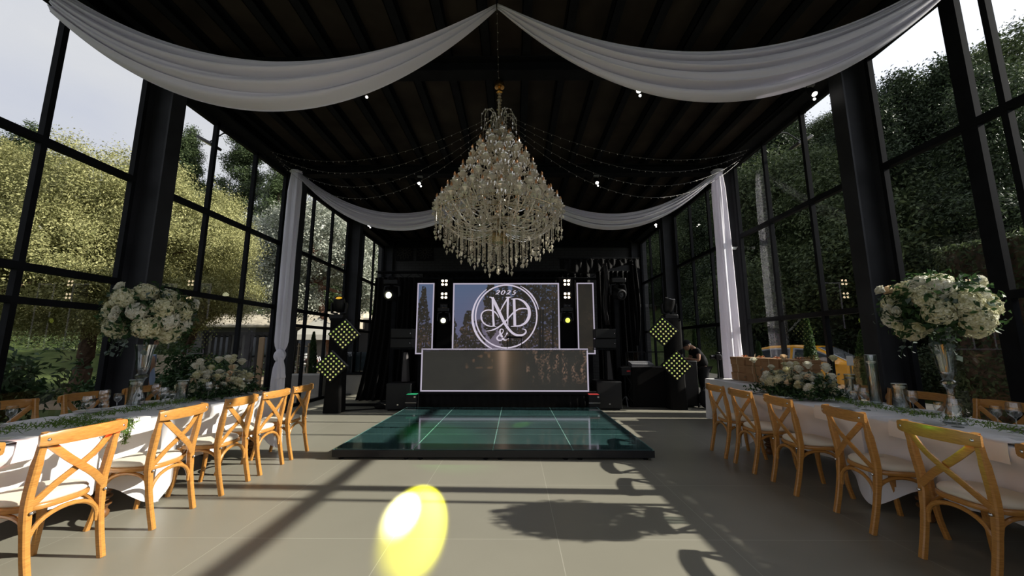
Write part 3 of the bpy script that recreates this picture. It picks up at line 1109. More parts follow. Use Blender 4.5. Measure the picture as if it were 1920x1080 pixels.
def vehicle(name, label, cat, loc, rz, body_col, st, side_win, shield, rear, wheel_r, wheels, hw):
    """x runs from the tail to the nose. st: stations (x, sill, belt, roof, half width at the belt, half width at the roof)."""
    t = thing(name, label, cat, loc, rz)
    mb_ = mat(name + '_paint', body_col, 0.25, 0, 0.5, coat=0.5)
    md = mat(name + '_dark_glass', (0.035, 0.042, 0.047), 0.04, 0, 0.9)
    xs_ = [q[0] for q in st]

    def at(x):
        return [float(np.interp(x, xs_, [q[k] for q in st])) for k in range(1, 6)]
    b = MB()
    rings = []
    for x in sorted(set(list(np.linspace(xs_[0], xs_[-1], 40)) + xs_)):
        zs, zb, zr, hb, hr = at(x)
        half = [(hb - 0.07, zs), (hb - 0.01, zs + 0.10), (hb, zs + (zb - zs) * 0.5), (hb * 0.985, zb), (hr + (hb - hr) * 0.45 * min(1, (zr - zb) / 0.4), zb + (zr - zb) * 0.5), (hr + 0.015, zr - 0.05 * min(1, (zr - zb) / 0.1)), (hr - 0.07, zr)]
        rings.append([(x, -p, z) for p, z in half] + [(x, 0, zr + 0.015)] + [(x, p, z) for p, z in half[::-1]])
    loft(b, rings).build('body', mb_, t, angle=28)
    for sy in (-1, 1):
        for x0, x1 in side_win:
            def sw(u, v):
                x = x0 + (x1 - x0) * u
                zs, zb, zr, hb, hr = at(x)
                k = 0.10 + 0.72 * v
                w2 = hr + (hb - hr) * 0.45 * min(1, (zr - zb) / 0.4)
                if k < 0.5:
                    w = hb * 0.985 + (w2 - hb * 0.985) * k / 0.5
                else:
                    w = w2 + (hr + 0.015 - w2) * (k - 0.5) / 0.5
                return Vector((x, sy * (w + 0.008), zb + (zr - zb) * k))
            MB().grid(sw, 12, 6).build('side_window', md, t, angle=0, solid=0.004)
    for nm, (x0, x1), in (('windshield', shield), ('rear_window', rear)):
        def ws(u, v):
            x = x0 + (x1 - x0) * v
            zs, zb, zr, hb, hr = at(x)
            return Vector((x, (u - 0.5) * 2 * (hr - 0.06), zr + 0.022 - 0.008 * abs(u - 0.5) * 2))
        MB().grid(ws, 10, 8).build(nm, MATS.get('bright_windscreen') or mat('bright_windscreen', (0.42, 0.45, 0.46), 0.06, 0.65), t, angle=0, solid=0.004)
    mt = MATS.get('tyre') or mat('tyre', (0.012, 0.012, 0.012), 0.8)
    mr = MATS.get('alloy') or mat('alloy', (0.45, 0.45, 0.46), 0.3, 1.0)
    for x in wheels:
        for sy in (-1, 1):
            w = MB()
            w.lathe([(wheel_r * 0.55, -0.09), (wheel_r * 0.95, -0.10), (wheel_r, -0.06), (wheel_r, 0.06), (wheel_r * 0.95, 0.10), (wheel_r * 0.55, 0.09)], 24)
            o = w.build('wheel', mt, t, loc=(x, sy * (hw - 0.07), wheel_r))
            o.rotation_euler = (PI / 2, 0, 0)
            MB().lathe([(0.03, 0.02), (wheel_r * 0.5, 0.05), (wheel_r * 0.6, 0.095), (wheel_r * 0.62, -0.095), (wheel_r * 0.5, -0.05), (0.03, -0.02)], 10).build('rim', mr, o)
    n0, n1 = st[-1], st[-2]
    hm = mat(name + '_headlamp', (0.75, 0.77, 0.78), 0.1, 0.3)
    cx_ = shield[1]
    for sy in (-1, 1):
        MB().ball(((n0[0] + n1[0]) / 2 - 0.02, sy * ((n0[4] + n1[4]) / 2 - 0.10), (n0[3] + n1[3]) / 2 - 0.05), 0.16, 12, 8, (1.1, 0.8, 0.5)).build('headlamp', hm, t)
        MB().ball((cx_ - 0.22, sy * (hw + 0.08), st[-4][2] + 0.14), 0.11, 10, 8, (0.6, 0.9, 0.65)).build('side_mirror', mb_, t)
    MB().bb(n0[0] - 0.03, n0[0] + 0.02, -0.45, 0.45, n0[1] + 0.08, n0[1] + 0.22).build('grille', mt, t, smooth=False)
    MB().bb(n0[0] - 0.06, n0[0] + 0.05, -n0[4], n0[4], n0[1] - 0.02, n0[1] + 0.07).build('bumper', mt, t, bevel=0.02)
    zc_ = at(cx_ - 0.05)[2]
    MB().tube([(cx_ - 0.03, -0.5, at(cx_ - 0.03)[2] + 0.04), (cx_ - 0.30, 0.05, at(cx_ - 0.30)[2] + 0.04)], 0.012).build('wiper', mt, t)
    return t


vehicle('car', 'yellow hatchback car parked outside the right glass wall', 'car', (9.75, 12.55, -0.06), math.atan2(-0.88, 0.47), (0.72, 0.33, 0.022),
        [(-1.90, 0.36, 0.74, 0.78, 0.68, 0.60), (-1.84, 0.26, 0.92, 0.98, 0.77, 0.62), (-1.58, 0.22, 0.96, 1.36, 0.81, 0.61), (-1.15, 0.20, 0.96, 1.45, 0.83, 0.62), (-0.4, 0.20, 0.95, 1.485, 0.83, 0.62),
         (0.15, 0.20, 0.94, 1.44, 0.83, 0.61), (0.98, 0.20, 0.92, 0.97, 0.82, 0.66), (1.45, 0.22, 0.83, 0.90, 0.79, 0.66), (1.76, 0.26, 0.68, 0.76, 0.73, 0.62), (1.90, 0.34, 0.56, 0.62, 0.63, 0.55)],
        [(-1.50, -0.50), (-0.42, 0.68)], (0.22, 0.92), (-1.82, -1.60), 0.30, (-1.22, 1.22), 0.83)
vehicle('van', 'white van parked far off in the left yard', 'van', (-12.2, 24.0, -0.06), -PI / 2 + 0.5, (0.70, 0.70, 0.70),
        [(-2.3, 0.36, 1.0, 1.75, 0.84, 0.76), (-2.22, 0.28, 1.05, 1.93, 0.89, 0.78), (0.3, 0.26, 1.05, 2.0, 0.90, 0.79), (0.95, 0.26, 1.04, 1.95, 0.90, 0.78), (1.75, 0.26, 1.0, 1.12, 0.88, 0.76), (2.15, 0.30, 0.88, 0.98, 0.82, 0.72), (2.32, 0.36, 0.66, 0.74, 0.74, 0.66)],
        [(-2.1, -0.9), (-0.8, 0.2), (0.3, 1.4)], (1.02, 1.68), (-2.27, -2.24), 0.33, (-1.4, 1.5), 0.90)


def motorbike():
    t = thing('motorbike', 'black motorbike parked in the sandy yard on the left', 'motorbike', (-8.95, 16.8, -0.08), 0.35)
    mk = MATS['black_plastic']
    mt = MATS['tyre']
    for x in (-0.65, 0.65):
        w = MB()
        pp = [(x + 0.29 * math.cos(a), 0, 0.31 + 0.29 * math.sin(a)) for a in [2 * PI * k / 24 for k in range(25)]]
        w.tube(pp, 0.05, 8)
        w.tube([(x, -0.08, 0.31), (x, 0.08, 0.31)], 0.06)
        for k in range(6):
            a = k * PI / 3
            w.tube([(x, 0, 0.31), (x + 0.28 * math.cos(a), 0, 0.31 + 0.28 * math.sin(a))], 0.012, 5)
        w.build('wheel', mt, t)
    MB().ball((0.12, 0, 0.82), 0.25, 12, 8, (1.1, 0.55, 0.6)).build('fuel_tank', mat('bike_red', (0.14, 0.02, 0.015), 0.25), t)
    MB().sweep([(-0.75, 0, 0.83), (-0.4, 0, 0.76), (-0.08, 0, 0.80)], 0.22, 0.1, n=8).build('seat', mk, t)
    MB().bb(-0.2, 0.25, -0.13, 0.13, 0.3, 0.62).build('engine', mat('engine_grey', (0.25, 0.25, 0.26), 0.3, 0.9), t, bevel=0.03)
    MB().tube([(0.65, 0, 0.31), (0.42, 0, 1.0)], 0.035).build('fork', MATS['alloy'], t)
    MB().tube([(0.38, -0.36, 1.02), (0.42, 0, 1.0), (0.38, 0.36, 1.02)], 0.018).build('handlebar', mk, t)
    MB().tube([(-0.1, 0.12, 0.34), (-0.8, 0.15, 0.42)], 0.045).build('exhaust', MATS['alloy'], t)


motorbike()
pw = MB().bb(-0.60, 0.55, -0.35, 0.35, 0, 0.66).build('planter_box', MATS['grey_plaster'], loc=(-6.15, 11.6, -0.10), smooth=False, bevel=0.01)
tag(pw, 'low grey rendered planter block outside the left glass doors', 'planter')
# neighbouring low building with a white roof edge, seen through the last left bay
t = thing('outbuilding', 'low dark outbuilding with a white roof edge beyond the last left bay', 'building', (-9.4, 24.0, -0.1))
MB().bb(-2.2, 3.4, 0, 3, 0, 3.1).build('wall', mat('slate_wall', (0.035, 0.036, 0.04), 0.8), t, smooth=False)
MB().bb(-2.4, 3.6, -0.3, 3.2, 3.1, 3.19).build('roof_edge', MATS['white_paint'], t, smooth=False)

# flood lights under both eaves, outside
M_FLOOD = mat('flood_housing', (0.03, 0.03, 0.03), 0.5)
M_FLG = mat('flood_lens', (0.45, 0.40, 0.30), 0.25)
for side, X, Y, Z in ((-1, XL - 0.65, 6.75, 5.20), (1, XR + 0.65, 7.0, 5.30)):
    t = thing('floodlight', 'flat outdoor floodlight under the %s eave' % ('left' if side < 0 else 'right'), 'floodlight', (X, Y, Z))
    R = Matrix.Rotation(side * -0.5, 3, 'Y')
    MB().box((0, 0, 0), (0.34, 0.26, 0.05), R).build('housing', M_FLOOD, t, bevel=0.01)
    MB().box(R @ Vector((0, 0, -0.028)), (0.29, 0.21, 0.006), R).build('lens', M_FLG, t, smooth=False)
    MB().tube([(0, 0, 0.02), (-side * 0.25, 0, 0.20), (-side * 0.62, 0, 0.22)], 0.013).build('bracket', M_FLOOD, t)

# ================================================================== DANCE FLOOR
t = thing('dance_floor', 'dark teal glass dance floor raised in front of the stage', 'dance floor', (-0.28, 5.02, 0))
DW, DL, nxp, nyp = 3.98, 3.34, 4, 4
fr = MB()
pw_, pl_ = DW / nxp, DL / nyp
for i in range(nxp + 1):
    x = -DW / 2 + i * pw_
    fr.bb(x - 0.012, x + 0.012, 0, DL, 0.03, 0.112)
for j in range(nyp + 1):
    y = j * pl_
    fr.bb(-DW / 2 - 0.012, DW / 2 + 0.012, y - 0.012, y + 0.012, 0.03, 0.112)
fr.build('frame', M_BLACKP, t, smooth=False)
M_EDGE = mat('pale_green_glass_edge', (0.20, 0.38, 0.34), 0.15)
for i in range(nxp):
    for j in range(nyp):
        x0, y0 = -DW / 2 + i * pw_, j * pl_
        p = MB().bb(x0 + 0.008, x0 + pw_ - 0.008, y0 + 0.008, y0 + pl_ - 0.008, 0.108, 0.122).build('glass_panel', M_DANCE, t, smooth=False)
ed = MB()
for i in range(nxp + 1):
    x = -DW / 2 + i * pw_
    ed.bb(x - 0.006, x + 0.006, 0, DL, 0.1125, 0.1225)
for j in range(1, nyp):
    ed.bb(-DW / 2, DW / 2, j * pl_ - 0.003, j * pl_ + 0.003, 0.1125, 0.1222)
ed.build('edge_seam', M_EDGE, t, smooth=False)
ft = MB()
for i in range(nxp + 1):
    for j in range(nyp + 1):
        for dx in (-0.09, 0.09):
            x = -DW / 2 + i * pw_ + dx
            if abs(x) < DW / 2:
                ft.lathe([(0.03, 0), (0.03, 0.012), (0.012, 0.015), (0.012, 0.03)], 8, (x, min(DL - 0.03, max(0.03, j * pl_)), 0))
ft.build('levelling_foot', M_BLACK, t)

# ================================================================== STAGE
stg = thing('stage_platform', 'low black stage platform behind the dance floor', 'stage', (-0.22, 8.66, 0))
MB().bb(-2.02, 2.0, 0, 2.1, 0.34, 0.40).build('deck', M_BLACK, stg, smooth=False)


def pleat_front(u, v):
    return Vector((-2.02 + 4.02 * u, 0.02 + 0.012 * math.sin(u * 160), 0.005 + 0.335 * v))


MB().grid(pleat_front, 240, 2).build('skirt', M_BCLOTH, stg, solid=0.004)
for x in (-1.9, 0, 1.9):
    for y in (0.15, 1.9):
        MB().bb(x - 0.03, x + 0.03, y - 0.03, y + 0.03, 0, 0.34).build('leg', M_STEEL, stg, smooth=False)

# picture shown across all the LED screens: a forest at dusk, sky to the left, a pale path of light in the middle
PR = np.random.default_rng(5)


def vnoise(x, z, seed, f):
    r = np.random.default_rng(seed)
    G = r.random((64, 64))
    xx, zz = (x * f) % 63, (z * f) % 63
    xi, zi = xx.astype(int), zz.astype(int)
    fx, fz = xx - xi, zz - zi
    fx, fz = fx * fx * (3 - 2 * fx), fz * fz * (3 - 2 * fz)
    return (G[zi, xi] * (1 - fx) + G[zi, (xi + 1) % 64] * fx) * (1 - fz) + (G[(zi + 1) % 64, xi] * (1 - fx) + G[(zi + 1) % 64, (xi + 1) % 64] * fx) * fz


def picture(X, Z):
    """Linear colour of the film still at stage position X, Z (metres)."""
    x, z = X + 10.0, Z + 10.0
    n = 0.5 * vnoise(x, z, 1, 3.0) + 0.3 * vnoise(x, z, 2, 7.5) + 0.2 * vnoise(x, z, 3, 17)
    up = np.clip((Z - 1.3) / 1.7, 0, 1)
    sky = np.stack([0.085 + 0.03 * (1 - up) + 0 * X, 0.105 + 0.015 * up + 0 * X, 0.175 + 0.03 * up + 0 * X], -1)
    mau = np.stack([0.15 + 0 * X, 0.125 + 0 * X, 0.17 + 0 * X], -1)
    w = np.clip(1.2 - np.abs(X + 0.42) / 0.75, 0, 1)[..., None] * np.clip(1.6 - up * 1.7, 0, 1)[..., None]
    col = sky * (1 - w) + mau * w
    tree_c = np.stack([0.013 + 0.020 * n, 0.012 + 0.015 * n, 0.010 + 0.009 * n], -1)
    warm = np.clip((0.6 * n + 0.4 * vnoise(x, z, 4, 36) - 0.60) * 3, 0, 1)[..., None] * np.clip(1.3 - up * 1.2, 0, 1)[..., None]
    tree_c = tree_c + warm * np.array([0.10, 0.055, 0.035])

    # every spruce: a ragged cone; (centre, top, half width at its foot)
    mask = np.zeros_like(X)
    for cx, top, hw in ((-2.33, 2.90, 0.34), (-1.62, 2.45, 0.26), (-1.18, 2.28, 0.42), (-0.92, 2.05, 0.30), (-0.62, 3.2, 0.42), (-0.30, 3.6, 0.40), (0.12, 3.5, 0.55), (0.45, 3.3, 0.5), (0.8, 3.8, 0.7), (1.2, 3.7, 0.8), (1.75, 3.9, 0.8)):
        k = np.clip((top - Z) / max(top - 1.0, 0.3), 0, 1)
        rag = 0.55 + 0.9 * (vnoise(x + cx, z, 9, 11) * 0.6 + vnoise(x, z - cx, 10, 23) * 0.4)
        ed_ = np.where(Z < top, hw * (0.12 + k * 0.9) * rag, -1)
        if cx in (-0.62, -0.30):
            ed_ = ed_ * np.clip((Z - 1.55) / 0.5, 0.0, 1)
        mask = np.maximum(mask, (np.abs(X - cx) < ed_).astype(float))
    holes = np.clip((vnoise(x, z, 12, 34) - 0.72) * 8, 0, 1)
    mask = mask * (1 - 0.7 * holes * (X < 1.3))
    col = col * (1 - mask[..., None]) + tree_c * mask[..., None]
    # bare trunks on the right
    for cx in (0.63, 0.70, 0.95, -0.62 + 0.5):
        tr = (np.abs(X - cx - 0.01 * np.sin(Z * 3)) < 0.022)[..., None]
        col = np.where(tr & (Z < 2.3)[..., None], np.array([0.012, 0.011, 0.010]), col)
    # the booth front: dark ground with a column of warm light
    low = np.clip((1.33 - Z) / 0.06, 0, 1)[..., None]
    gnd = np.stack([0.022 + 0.006 * n, 0.0205 + 0.006 * n, 0.0175 + 0.004 * n], -1)
    fall = np.clip((Z - 0.35) / 0.95, 0, 1)
    b1 = np.exp(-((X + 0.27) / 0.11) ** 2) * (0.35 + 0.65 * fall)
    b2 = np.exp(-((X + 0.25) / 0.33) ** 2) * (0.2 + 0.8 * fall)
    gnd = gnd + b1[..., None] * np.array([0.17, 0.115, 0.085]) + b2[..., None] * np.array([0.060, 0.033, 0.012])
    stre = np.clip(vnoise(x, z * 0.30, 14, 15) * vnoise(x, z, 15, 46) * 1.35 - 0.42, 0, 1) * (X > 0.25) * (X < 1.6) * np.clip((Z - 0.5) / 0.3, 0, 1)
    gnd = gnd + stre[..., None] * np.array([0.26, 0.15, 0.10])
    stre = np.clip(vnoise(x, z, 16, 12) - 0.72, 0, 1) * (X > -1.2) * (X < -0.5) * (Z > 0.9)
    gnd = gnd + stre[..., None] * np.array([0.35, 0.18, 0.09])
    col = col * (1 - low) + gnd * low
    # faint scan lines of the LED tiles
    col = col * (0.93 + 0.07 * np.sin(Z * 2 * PI / 0.025))[..., None]
    return np.clip(col, 0, 1)


def led_material():
    m = bpy.data.materials.new('led_picture')
    m.use_nodes = True
    t = m.node_tree
    b = t.nodes['Principled BSDF']
    a = t.nodes.new('ShaderNodeAttribute')
    a.attribute_name = 'film'
    t.links.new(a.outputs['Color'], b.inputs['Emission Color'])
    b.inputs['Emission Strength'].default_value = 1.0
    b.inputs['Base Color'].default_value = (0.012, 0.012, 0.012, 1)
    b.inputs['Roughness'].default_value = 0.6
    return m


M_LEDP = led_material()


def led_face(name, x0, x1, z0, z1, y, parent, step=0.0085, off=(0, 0, 0)):
    nx_, nz_ = max(2, int((x1 - x0) / step)), max(2, int((z1 - z0) / step))
    X, Z = np.meshgrid(np.linspace(x0, x1, nx_), np.linspace(z0, z1, nz_))
    v = np.stack([X - off[0], np.full_like(X, y - off[1]), Z - off[2]], -1).reshape(-1, 3)
    idx = np.arange(nx_ * nz_).reshape(nz_, nx_)
    f = np.stack([idx[:-1, :-1], idx[:-1, 1:], idx[1:, 1:], idx[1:, :-1]], -1).reshape(-1, 4)
    me = bpy.data.meshes.new(name)
    nf = len(f)
    me.vertices.add(len(v))
    me.loops.add(4 * nf)
    me.polygons.add(nf)
    me.vertices.foreach_set('co', v.astype(np.float32).ravel())
    me.loops.foreach_set('vertex_index', f.astype(np.int32).ravel())
    me.polygons.foreach_set('loop_start', np.arange(0, 4 * nf, 4, dtype=np.int32))
    me.polygons.foreach_set('loop_total', np.full(nf, 4, dtype=np.int32))
    me.materials.append(M_LEDP)
    me.update(calc_edges=True)
    ca = me.color_attributes.new('film', 'FLOAT_COLOR', 'POINT')
    c = np.ones((len(v), 4), dtype=np.float32)
    c[:, :3] = picture(X, Z).reshape(-1, 3)
    ca.data.foreach_set('color', c.ravel())
    o = bpy.data.objects.new(name, me)
    COL.objects.link(o)
    o.parent = parent
    return o


def screen(name, label, x0, x1, z0, z1, y, depth, bw=0.035, cat='screen', legs=True):
    t = thing(name, label, cat, ((x0 + x1) / 2, y, z0))
    ox, oy, oz = (x0 + x1) / 2, y, z0
    MB().bb(x0 - ox, x1 - ox, 0.012, depth, 0, z1 - z0).build('cabinet', M_BLACK, t, smooth=False)
    led_face('display', x0 + bw, x1 - bw, z0 + bw, z1 - bw, y + 0.008, t, off=(ox, oy, oz))
    m = MB()
    a, b, h = x0 - ox, x1 - ox, z1 - z0
    m.bb(a, b, 0, 0.012, 0, bw).bb(a, b, 0, 0.012, h - bw, h).bb(a, a + bw, 0, 0.012, bw, h - bw).bb(b - bw, b, 0, 0.012, bw, h - bw)
    m.build('border_light', M_FRAME, t, smooth=False)
    return t


YM = 9.7
ms = screen('led_screen', 'main LED screen showing the round monogram over a dusk forest', -1.585, 1.120, 0.95, 2.985, YM, 0.12)
MB().bb(-1.2, -1.1, 0.03, 0.1, -0.55, 0).bb(1.1, 1.2, 0.03, 0.1, -0.55, 0).build('support_leg', M_STEEL, ms, smooth=False)
sl = screen('led_screen', 'narrow LED screen left of the main screen', -2.495, -2.065, 1.19, 2.985, YM - 0.02, 0.12, 0.030)
MB().bb(-0.15, 0.15, 0.03, 0.1, -1.19, 0).build('support_leg', M_STEEL, sl, smooth=False)
sr = screen('led_screen', 'narrow LED screen right of the main screen', 1.565, 1.995, 1.19, 2.985, YM - 0.02, 0.12, 0.030)
MB().bb(-0.15, 0.15, 0.03, 0.1, -1.19, 0).build('support_leg', M_STEEL, sr, smooth=False)
bo = screen('dj_booth', 'long DJ booth with an LED front on the stage', -2.085, 1.612, 0.405, 1.335, 8.64, 0.06, 0.030, 'booth')
MB().bb(-1.84, 1.84, 0.07, 0.72, 0.0, 0.88).build('counter_body', M_BLACK, bo, smooth=False)
MB().bb(-1.845, 1.845, 0.0, 0.74, 0.885, 0.92).build('counter_top', M_BLACKP, bo, smooth=False)


# monogram: pen strokes with swelling width, drawn on the face of the main screen
def stroke(m, pts, ws, n=7, mapf=None, y=0.0):
    P = [Vector((p[0], p[1], 0)) for p in pts]
    wv = [Vector((w, 0, 0)) for w in (ws if isinstance(ws, (list, tuple)) else [ws] * len(pts))]
    C = catmull(P, n) if len(P) > 2 else P
    Wd = catmull(wv, n) if len(P) > 2 else wv
    k0 = len(m.v)
    for i, p in enumerate(C):
        d = C[min(i + 1, len(C) - 1)] - C[max(i - 1, 0)]
        d.normalize()
        q = Vector((-d.y, d.x, 0)) * (Wd[i].x / 2)
        for e in (p + q, p - q):
            X, Z = mapf(e.x, e.y)
            m.v.append((X, y, Z))
        if i:
            a = k0 + 2 * i
            m.f.append((a - 2, a - 1, a + 1, a))


def mapc(px, py):
    x = 840 + px * 220 / 1485
    y = 520 + py * 160 / 1080
    return (-1.585 + (x - 849.4) / (1047.5 - 849.4) * 2.705, 2.985 - (y - 531.5) / (655 - 531.5) * (2.985 - 1.305))


mono = MB()
ox, oz = (-1.585 + 1.120) / 2, 0.95
mp_ = lambda a, b: (mapc(a, b)[0] - ox, mapc(a, b)[1] - oz)
Y_ = -0.004
ring = [(735 + 383 * math.cos(a), 498 + 393 * math.sin(a)) for a in [2 * PI * k / 60 for k in range(61)]]
stroke(mono, ring, 17, 2, mp_, Y_)
arc = [(737 + 424 * math.cos(a), 508 + 432 * math.sin(a)) for a in [math.radians(115 + (234 - 115) * k / 24) for k in range(25)]]
stroke(mono, arc, [8 + 20 * math.sin(PI * (k / 24) ** 0.8) for k in range(25)], 3, mp_, Y_)
arc = [(730 + 420 * math.cos(a), 505 + 430 * math.sin(a)) for a in [math.radians(-64 + 52 * k / 14) for k in range(15)]]
stroke(mono, arc, [5 + 14 * math.sin(PI * k / 14) for k in range(15)], 3, mp_, Y_)
# M
stroke(mono, [(522, 258), (545, 262), (566, 285)], [8, 14, 22], 5, mp_, Y_)
stroke(mono, [(563, 270), (568, 440), (580, 622)], [24, 24, 26], 5, mp_, Y_)
stroke(mono, [(540, 628), (575, 622), (612, 628)], [5, 12, 5], 5, mp_, Y_)
stroke(mono, [(560, 262), (610, 370), (660, 475), (715, 585), (770, 665), (830, 720), (895, 740), (950, 728), (980, 698), (972, 668), (930, 656)], [30, 38, 38, 34, 30, 28, 28, 22, 18, 12, 5], 6, mp_, Y_)
stroke(mono, [(760, 262), (705, 350), (652, 450)], [20, 16, 8], 5, mp_, Y_)
stroke(mono, [(757, 268), (752, 440), (755, 608)], [26, 24, 10], 5, mp_, Y_)
stroke(mono, [(728, 260), (765, 262), (802, 256)], [10, 16, 5], 5, mp_, Y_)
stroke(mono, [(600, 626), (520, 622), (455, 585), (424, 525), (430, 465), (470, 430), (530, 422), (590, 445), (628, 490), (642, 522)], [6, 14, 17, 18, 16, 14, 15, 16, 12, 4], 6, mp_, Y_)
# D
stroke(mono, [(833, 285), (838, 450), (842, 618)], [32, 32, 34], 5, mp_, Y_)
stroke(mono, [(795, 284), (850, 280), (900, 286), (965, 325), (1015, 400), (1022, 490), (985, 570), (920, 614), (850, 624), (792, 626)], [7, 14, 18, 28, 36, 38, 32, 20, 14, 7], 6, mp_, Y_)
stroke(mono, [(1015, 415), (960, 403), (890, 412), (825, 455), (770, 515), (710, 580), (640, 635), (565, 672), (480, 687)], [8, 15, 17, 17, 16, 17, 18, 15, 4], 6, mp_, Y_)
# ampersand
stroke(mono, [(775, 758), (745, 792), (705, 790), (675, 740), (658, 700), (662, 668), (685, 660), (700, 682), (682, 715), (645, 738), (622, 765), (630, 792), (662, 800), (700, 782), (730, 740), (748, 712)], [5, 10, 20, 26, 22, 14, 8, 10, 12, 15, 18, 18, 14, 10, 8, 12], 6, mp_, Y_)
stroke(mono, [(735, 716), (748, 708), (752, 722)], [6, 14, 6], 5, mp_, Y_)


def digit(d, cx, cy):
    s = {'2': [((-16, -14), (-8, -24), (8, -26), (17, -16), (8, 2), (-10, 16), (-24, 24)), (12, 9, 10, 15, 14, 9, 7)],
         '0': [((4, -26), (-12, -18), (-20, 6), (-12, 24), (4, 24), (16, 6), (18, -14), (4, -26)), (6, 12, 16, 10, 6, 12, 16, 6)],
         '5': [((-2, -24), (-10, -2), (6, -6), (16, 4), (10, 20), (-8, 26), (-20, 20)), (6, 6, 10, 15, 13, 8, 10)]}[d]
    sl_ = [(cx + x - 0.22 * y, cy + y) for x, y in s[0]]
    stroke(mono, sl_, list(s[1]), 6, mp_, Y_)
    if d == '2':
        stroke(mono, [(cx - 26, cy + 22), (cx - 8, cy + 18), (cx + 14, cy + 24)], [4, 12, 6], 5, mp_, Y_)
    if d == '5':
        stroke(mono, [(cx + 2, cy - 24), (cx + 14, cy - 22), (cx + 24, cy - 26)], [6, 11, 4], 5, mp_, Y_)


for d, cx in (('2', 628), ('0', 696), ('2', 764), ('5', 832)):
    digit(d, cx, 199)
mono.build('monogram', M_MONO, ms, smooth=False)

# small stand on the booth top in front of the screen
t = thing('laptop_stand', 'thin black laptop stand on the booth top', 'stand', (-0.02, 8.95, 1.325))
MB().bb(-0.17, -0.155, -0.1, -0.085, 0, 0.26).build('leg', M_BLACK, t, smooth=False)
MB().bb(0.155, 0.17, -0.1, -0.085, 0, 0.26).build('leg', M_BLACK, t, smooth=False)
MB().box((0, 0.0, 0.265), (0.36, 0.24, 0.012), Matrix.Rotation(-0.12, 3, 'X')).build('tray', M_BLACK, t, smooth=False)
MB().bb(-0.36, -0.10, -0.14, 0.04, 0.255, 0.262).build('arm', M_BLACK, t, smooth=False)

# light towers between the screens: blinders and a moving head each


def disc_lens(m, c, r, d=0.01, n=18):
    m.lathe([(r, 0), (r * 0.98, d), (1e-7, d * 1.15)], n)
    return m


def face_y(prof, n=18, c=(0, 0, 0)):
    """A lathe turned to face the viewer (its axis along -y)."""
    m = MB().lathe(prof, n)
    m.v = [(c[0] + x, c[1] - z, c[2] + y) for x, y, z in m.v]
    m.f = [f[::-1] for f in m.f]
    return m


def blinder(label, x, y, z, lit=True, group=None):
    t = thing('blinder_light', label, 'stage light', (x, y, z), 0, group)
    MB().bb(-0.10, 0.10, 0, 0.12, -0.10, 0.10).build('housing', M_BLACKP, t, bevel=0.008)
    lm = M_BLINDER if lit else MATS.get('blinder_off') or mat('blinder_off', (0.08, 0.08, 0.09), 0.15, 0.3)
    for dx in (-0.047, 0.047):
        for dz in (-0.047, 0.047):
            face_y([(0.030, -0.002), (0.030, 0.004), (0.02, 0.010), (1e-7, 0.012)], 14, (dx, 0, dz)).build('lamp', lm, t)
    return t


def moving_head(label, loc, lens, pitch=0.0, yaw=0.0, up=False, size=1.0, hang=False):
    """Base, yoke and a head whose lens looks along -y before pitch (down positive) and yaw."""
    t = thing('moving_head_light', label, 'stage light', loc)
    s = size
    zf = -1 if hang else 1
    b = MB().bb(-0.15 * s, 0.15 * s, -0.14 * s, 0.14 * s, min(0, zf * 0.10 * s), max(0, zf * 0.10 * s))
    b.build('base', M_BLACKP, t, bevel=0.012)
    yk = MB()
    for sx in (-1, 1):
        yk.sweep([(sx * 0.04 * s, 0, zf * 0.12 * s), (sx * 0.15 * s, 0, zf * 0.14 * s), (sx * 0.165 * s, 0, zf * 0.30 * s), (sx * 0.15 * s, 0, zf * 0.36 * s)], 0.05 * s, 0.09 * s, up=(0, 1, 0), n=8, square=0.5)
    yk.build('yoke', M_BLACKP, t)
    hd = bpy.data.objects.new('head', MB().lathe([(1e-6, -0.17 * s), (0.09 * s, -0.165 * s), (0.12 * s, -0.10 * s), (0.125 * s, 0.05 * s), (0.115 * s, 0.16 * s), (0.085 * s, 0.17 * s), (0.08 * s, 0.15 * s), (1e-6, 0.145 * s)], 20).mesh('head', M_BLACKP))
    COL.objects.link(hd)
    hd.parent = t
    hd.location = (0, 0, zf * 0.33 * s)
    R = Matrix.Rotation(yaw, 4, 'Z') @ Matrix.Rotation(PI / 2 + pitch, 4, 'X')
    hd.rotation_euler = R.to_euler()
    ln = MB().lathe([(0.066 * s, 0.150 * s), (0.060 * s, 0.158 * s), (1e-6, 0.165 * s)], 20).build('lens', lens, hd)
    return t


M_LENSOFF = mat('lens_off', (0.03, 0.032, 0.035), 0.08, 0.2)
M_LENSAMB = emat('lens_amber', (0.75, 0.42, 0.03), 0.9)
for sgn, xx, nm in ((-1, -1.835, 'left'), (1, 1.335, 'right')):
    tw = thing('light_tower', 'black covered lighting tower between the main and %s LED screens' % nm, 'tower', (xx, 9.95, 0))
    MB().bb(-0.19, 0.19, 0, 0.22, 0.0, 3.15).build('cover', M_BCLOTH, tw, smooth=False)
    MB().bb(-0.25, 0.25, -0.1, 0.3, 0.0, 0.02).build('base_plate', M_STEEL, tw, smooth=False)
    blinder('upper of two lit four-lamp blinders on the %s tower' % nm, xx, 9.82, 3.015, True, 'lit blinders')
    blinder('lower of two lit four-lamp blinders on the %s tower' % nm, xx, 9.82, 2.675, True, 'lit blinders')
    blinder('unlit four-lamp blinder above the moving head on the %s tower' % nm, xx, 9.82, 2.36, False, 'unlit blinders')
moving_head('moving head shining white on the left tower beside the main screen', (-1.80, 9.66, 2.335), M_HEADY, 0.18, 0.10, hang=True, size=0.9)
moving_head('moving head shining yellow-green on the right tower beside the main screen', (1.30, 9.66, 2.335), M_HEADY2, 0.14, 0.0, hang=True, size=0.9)
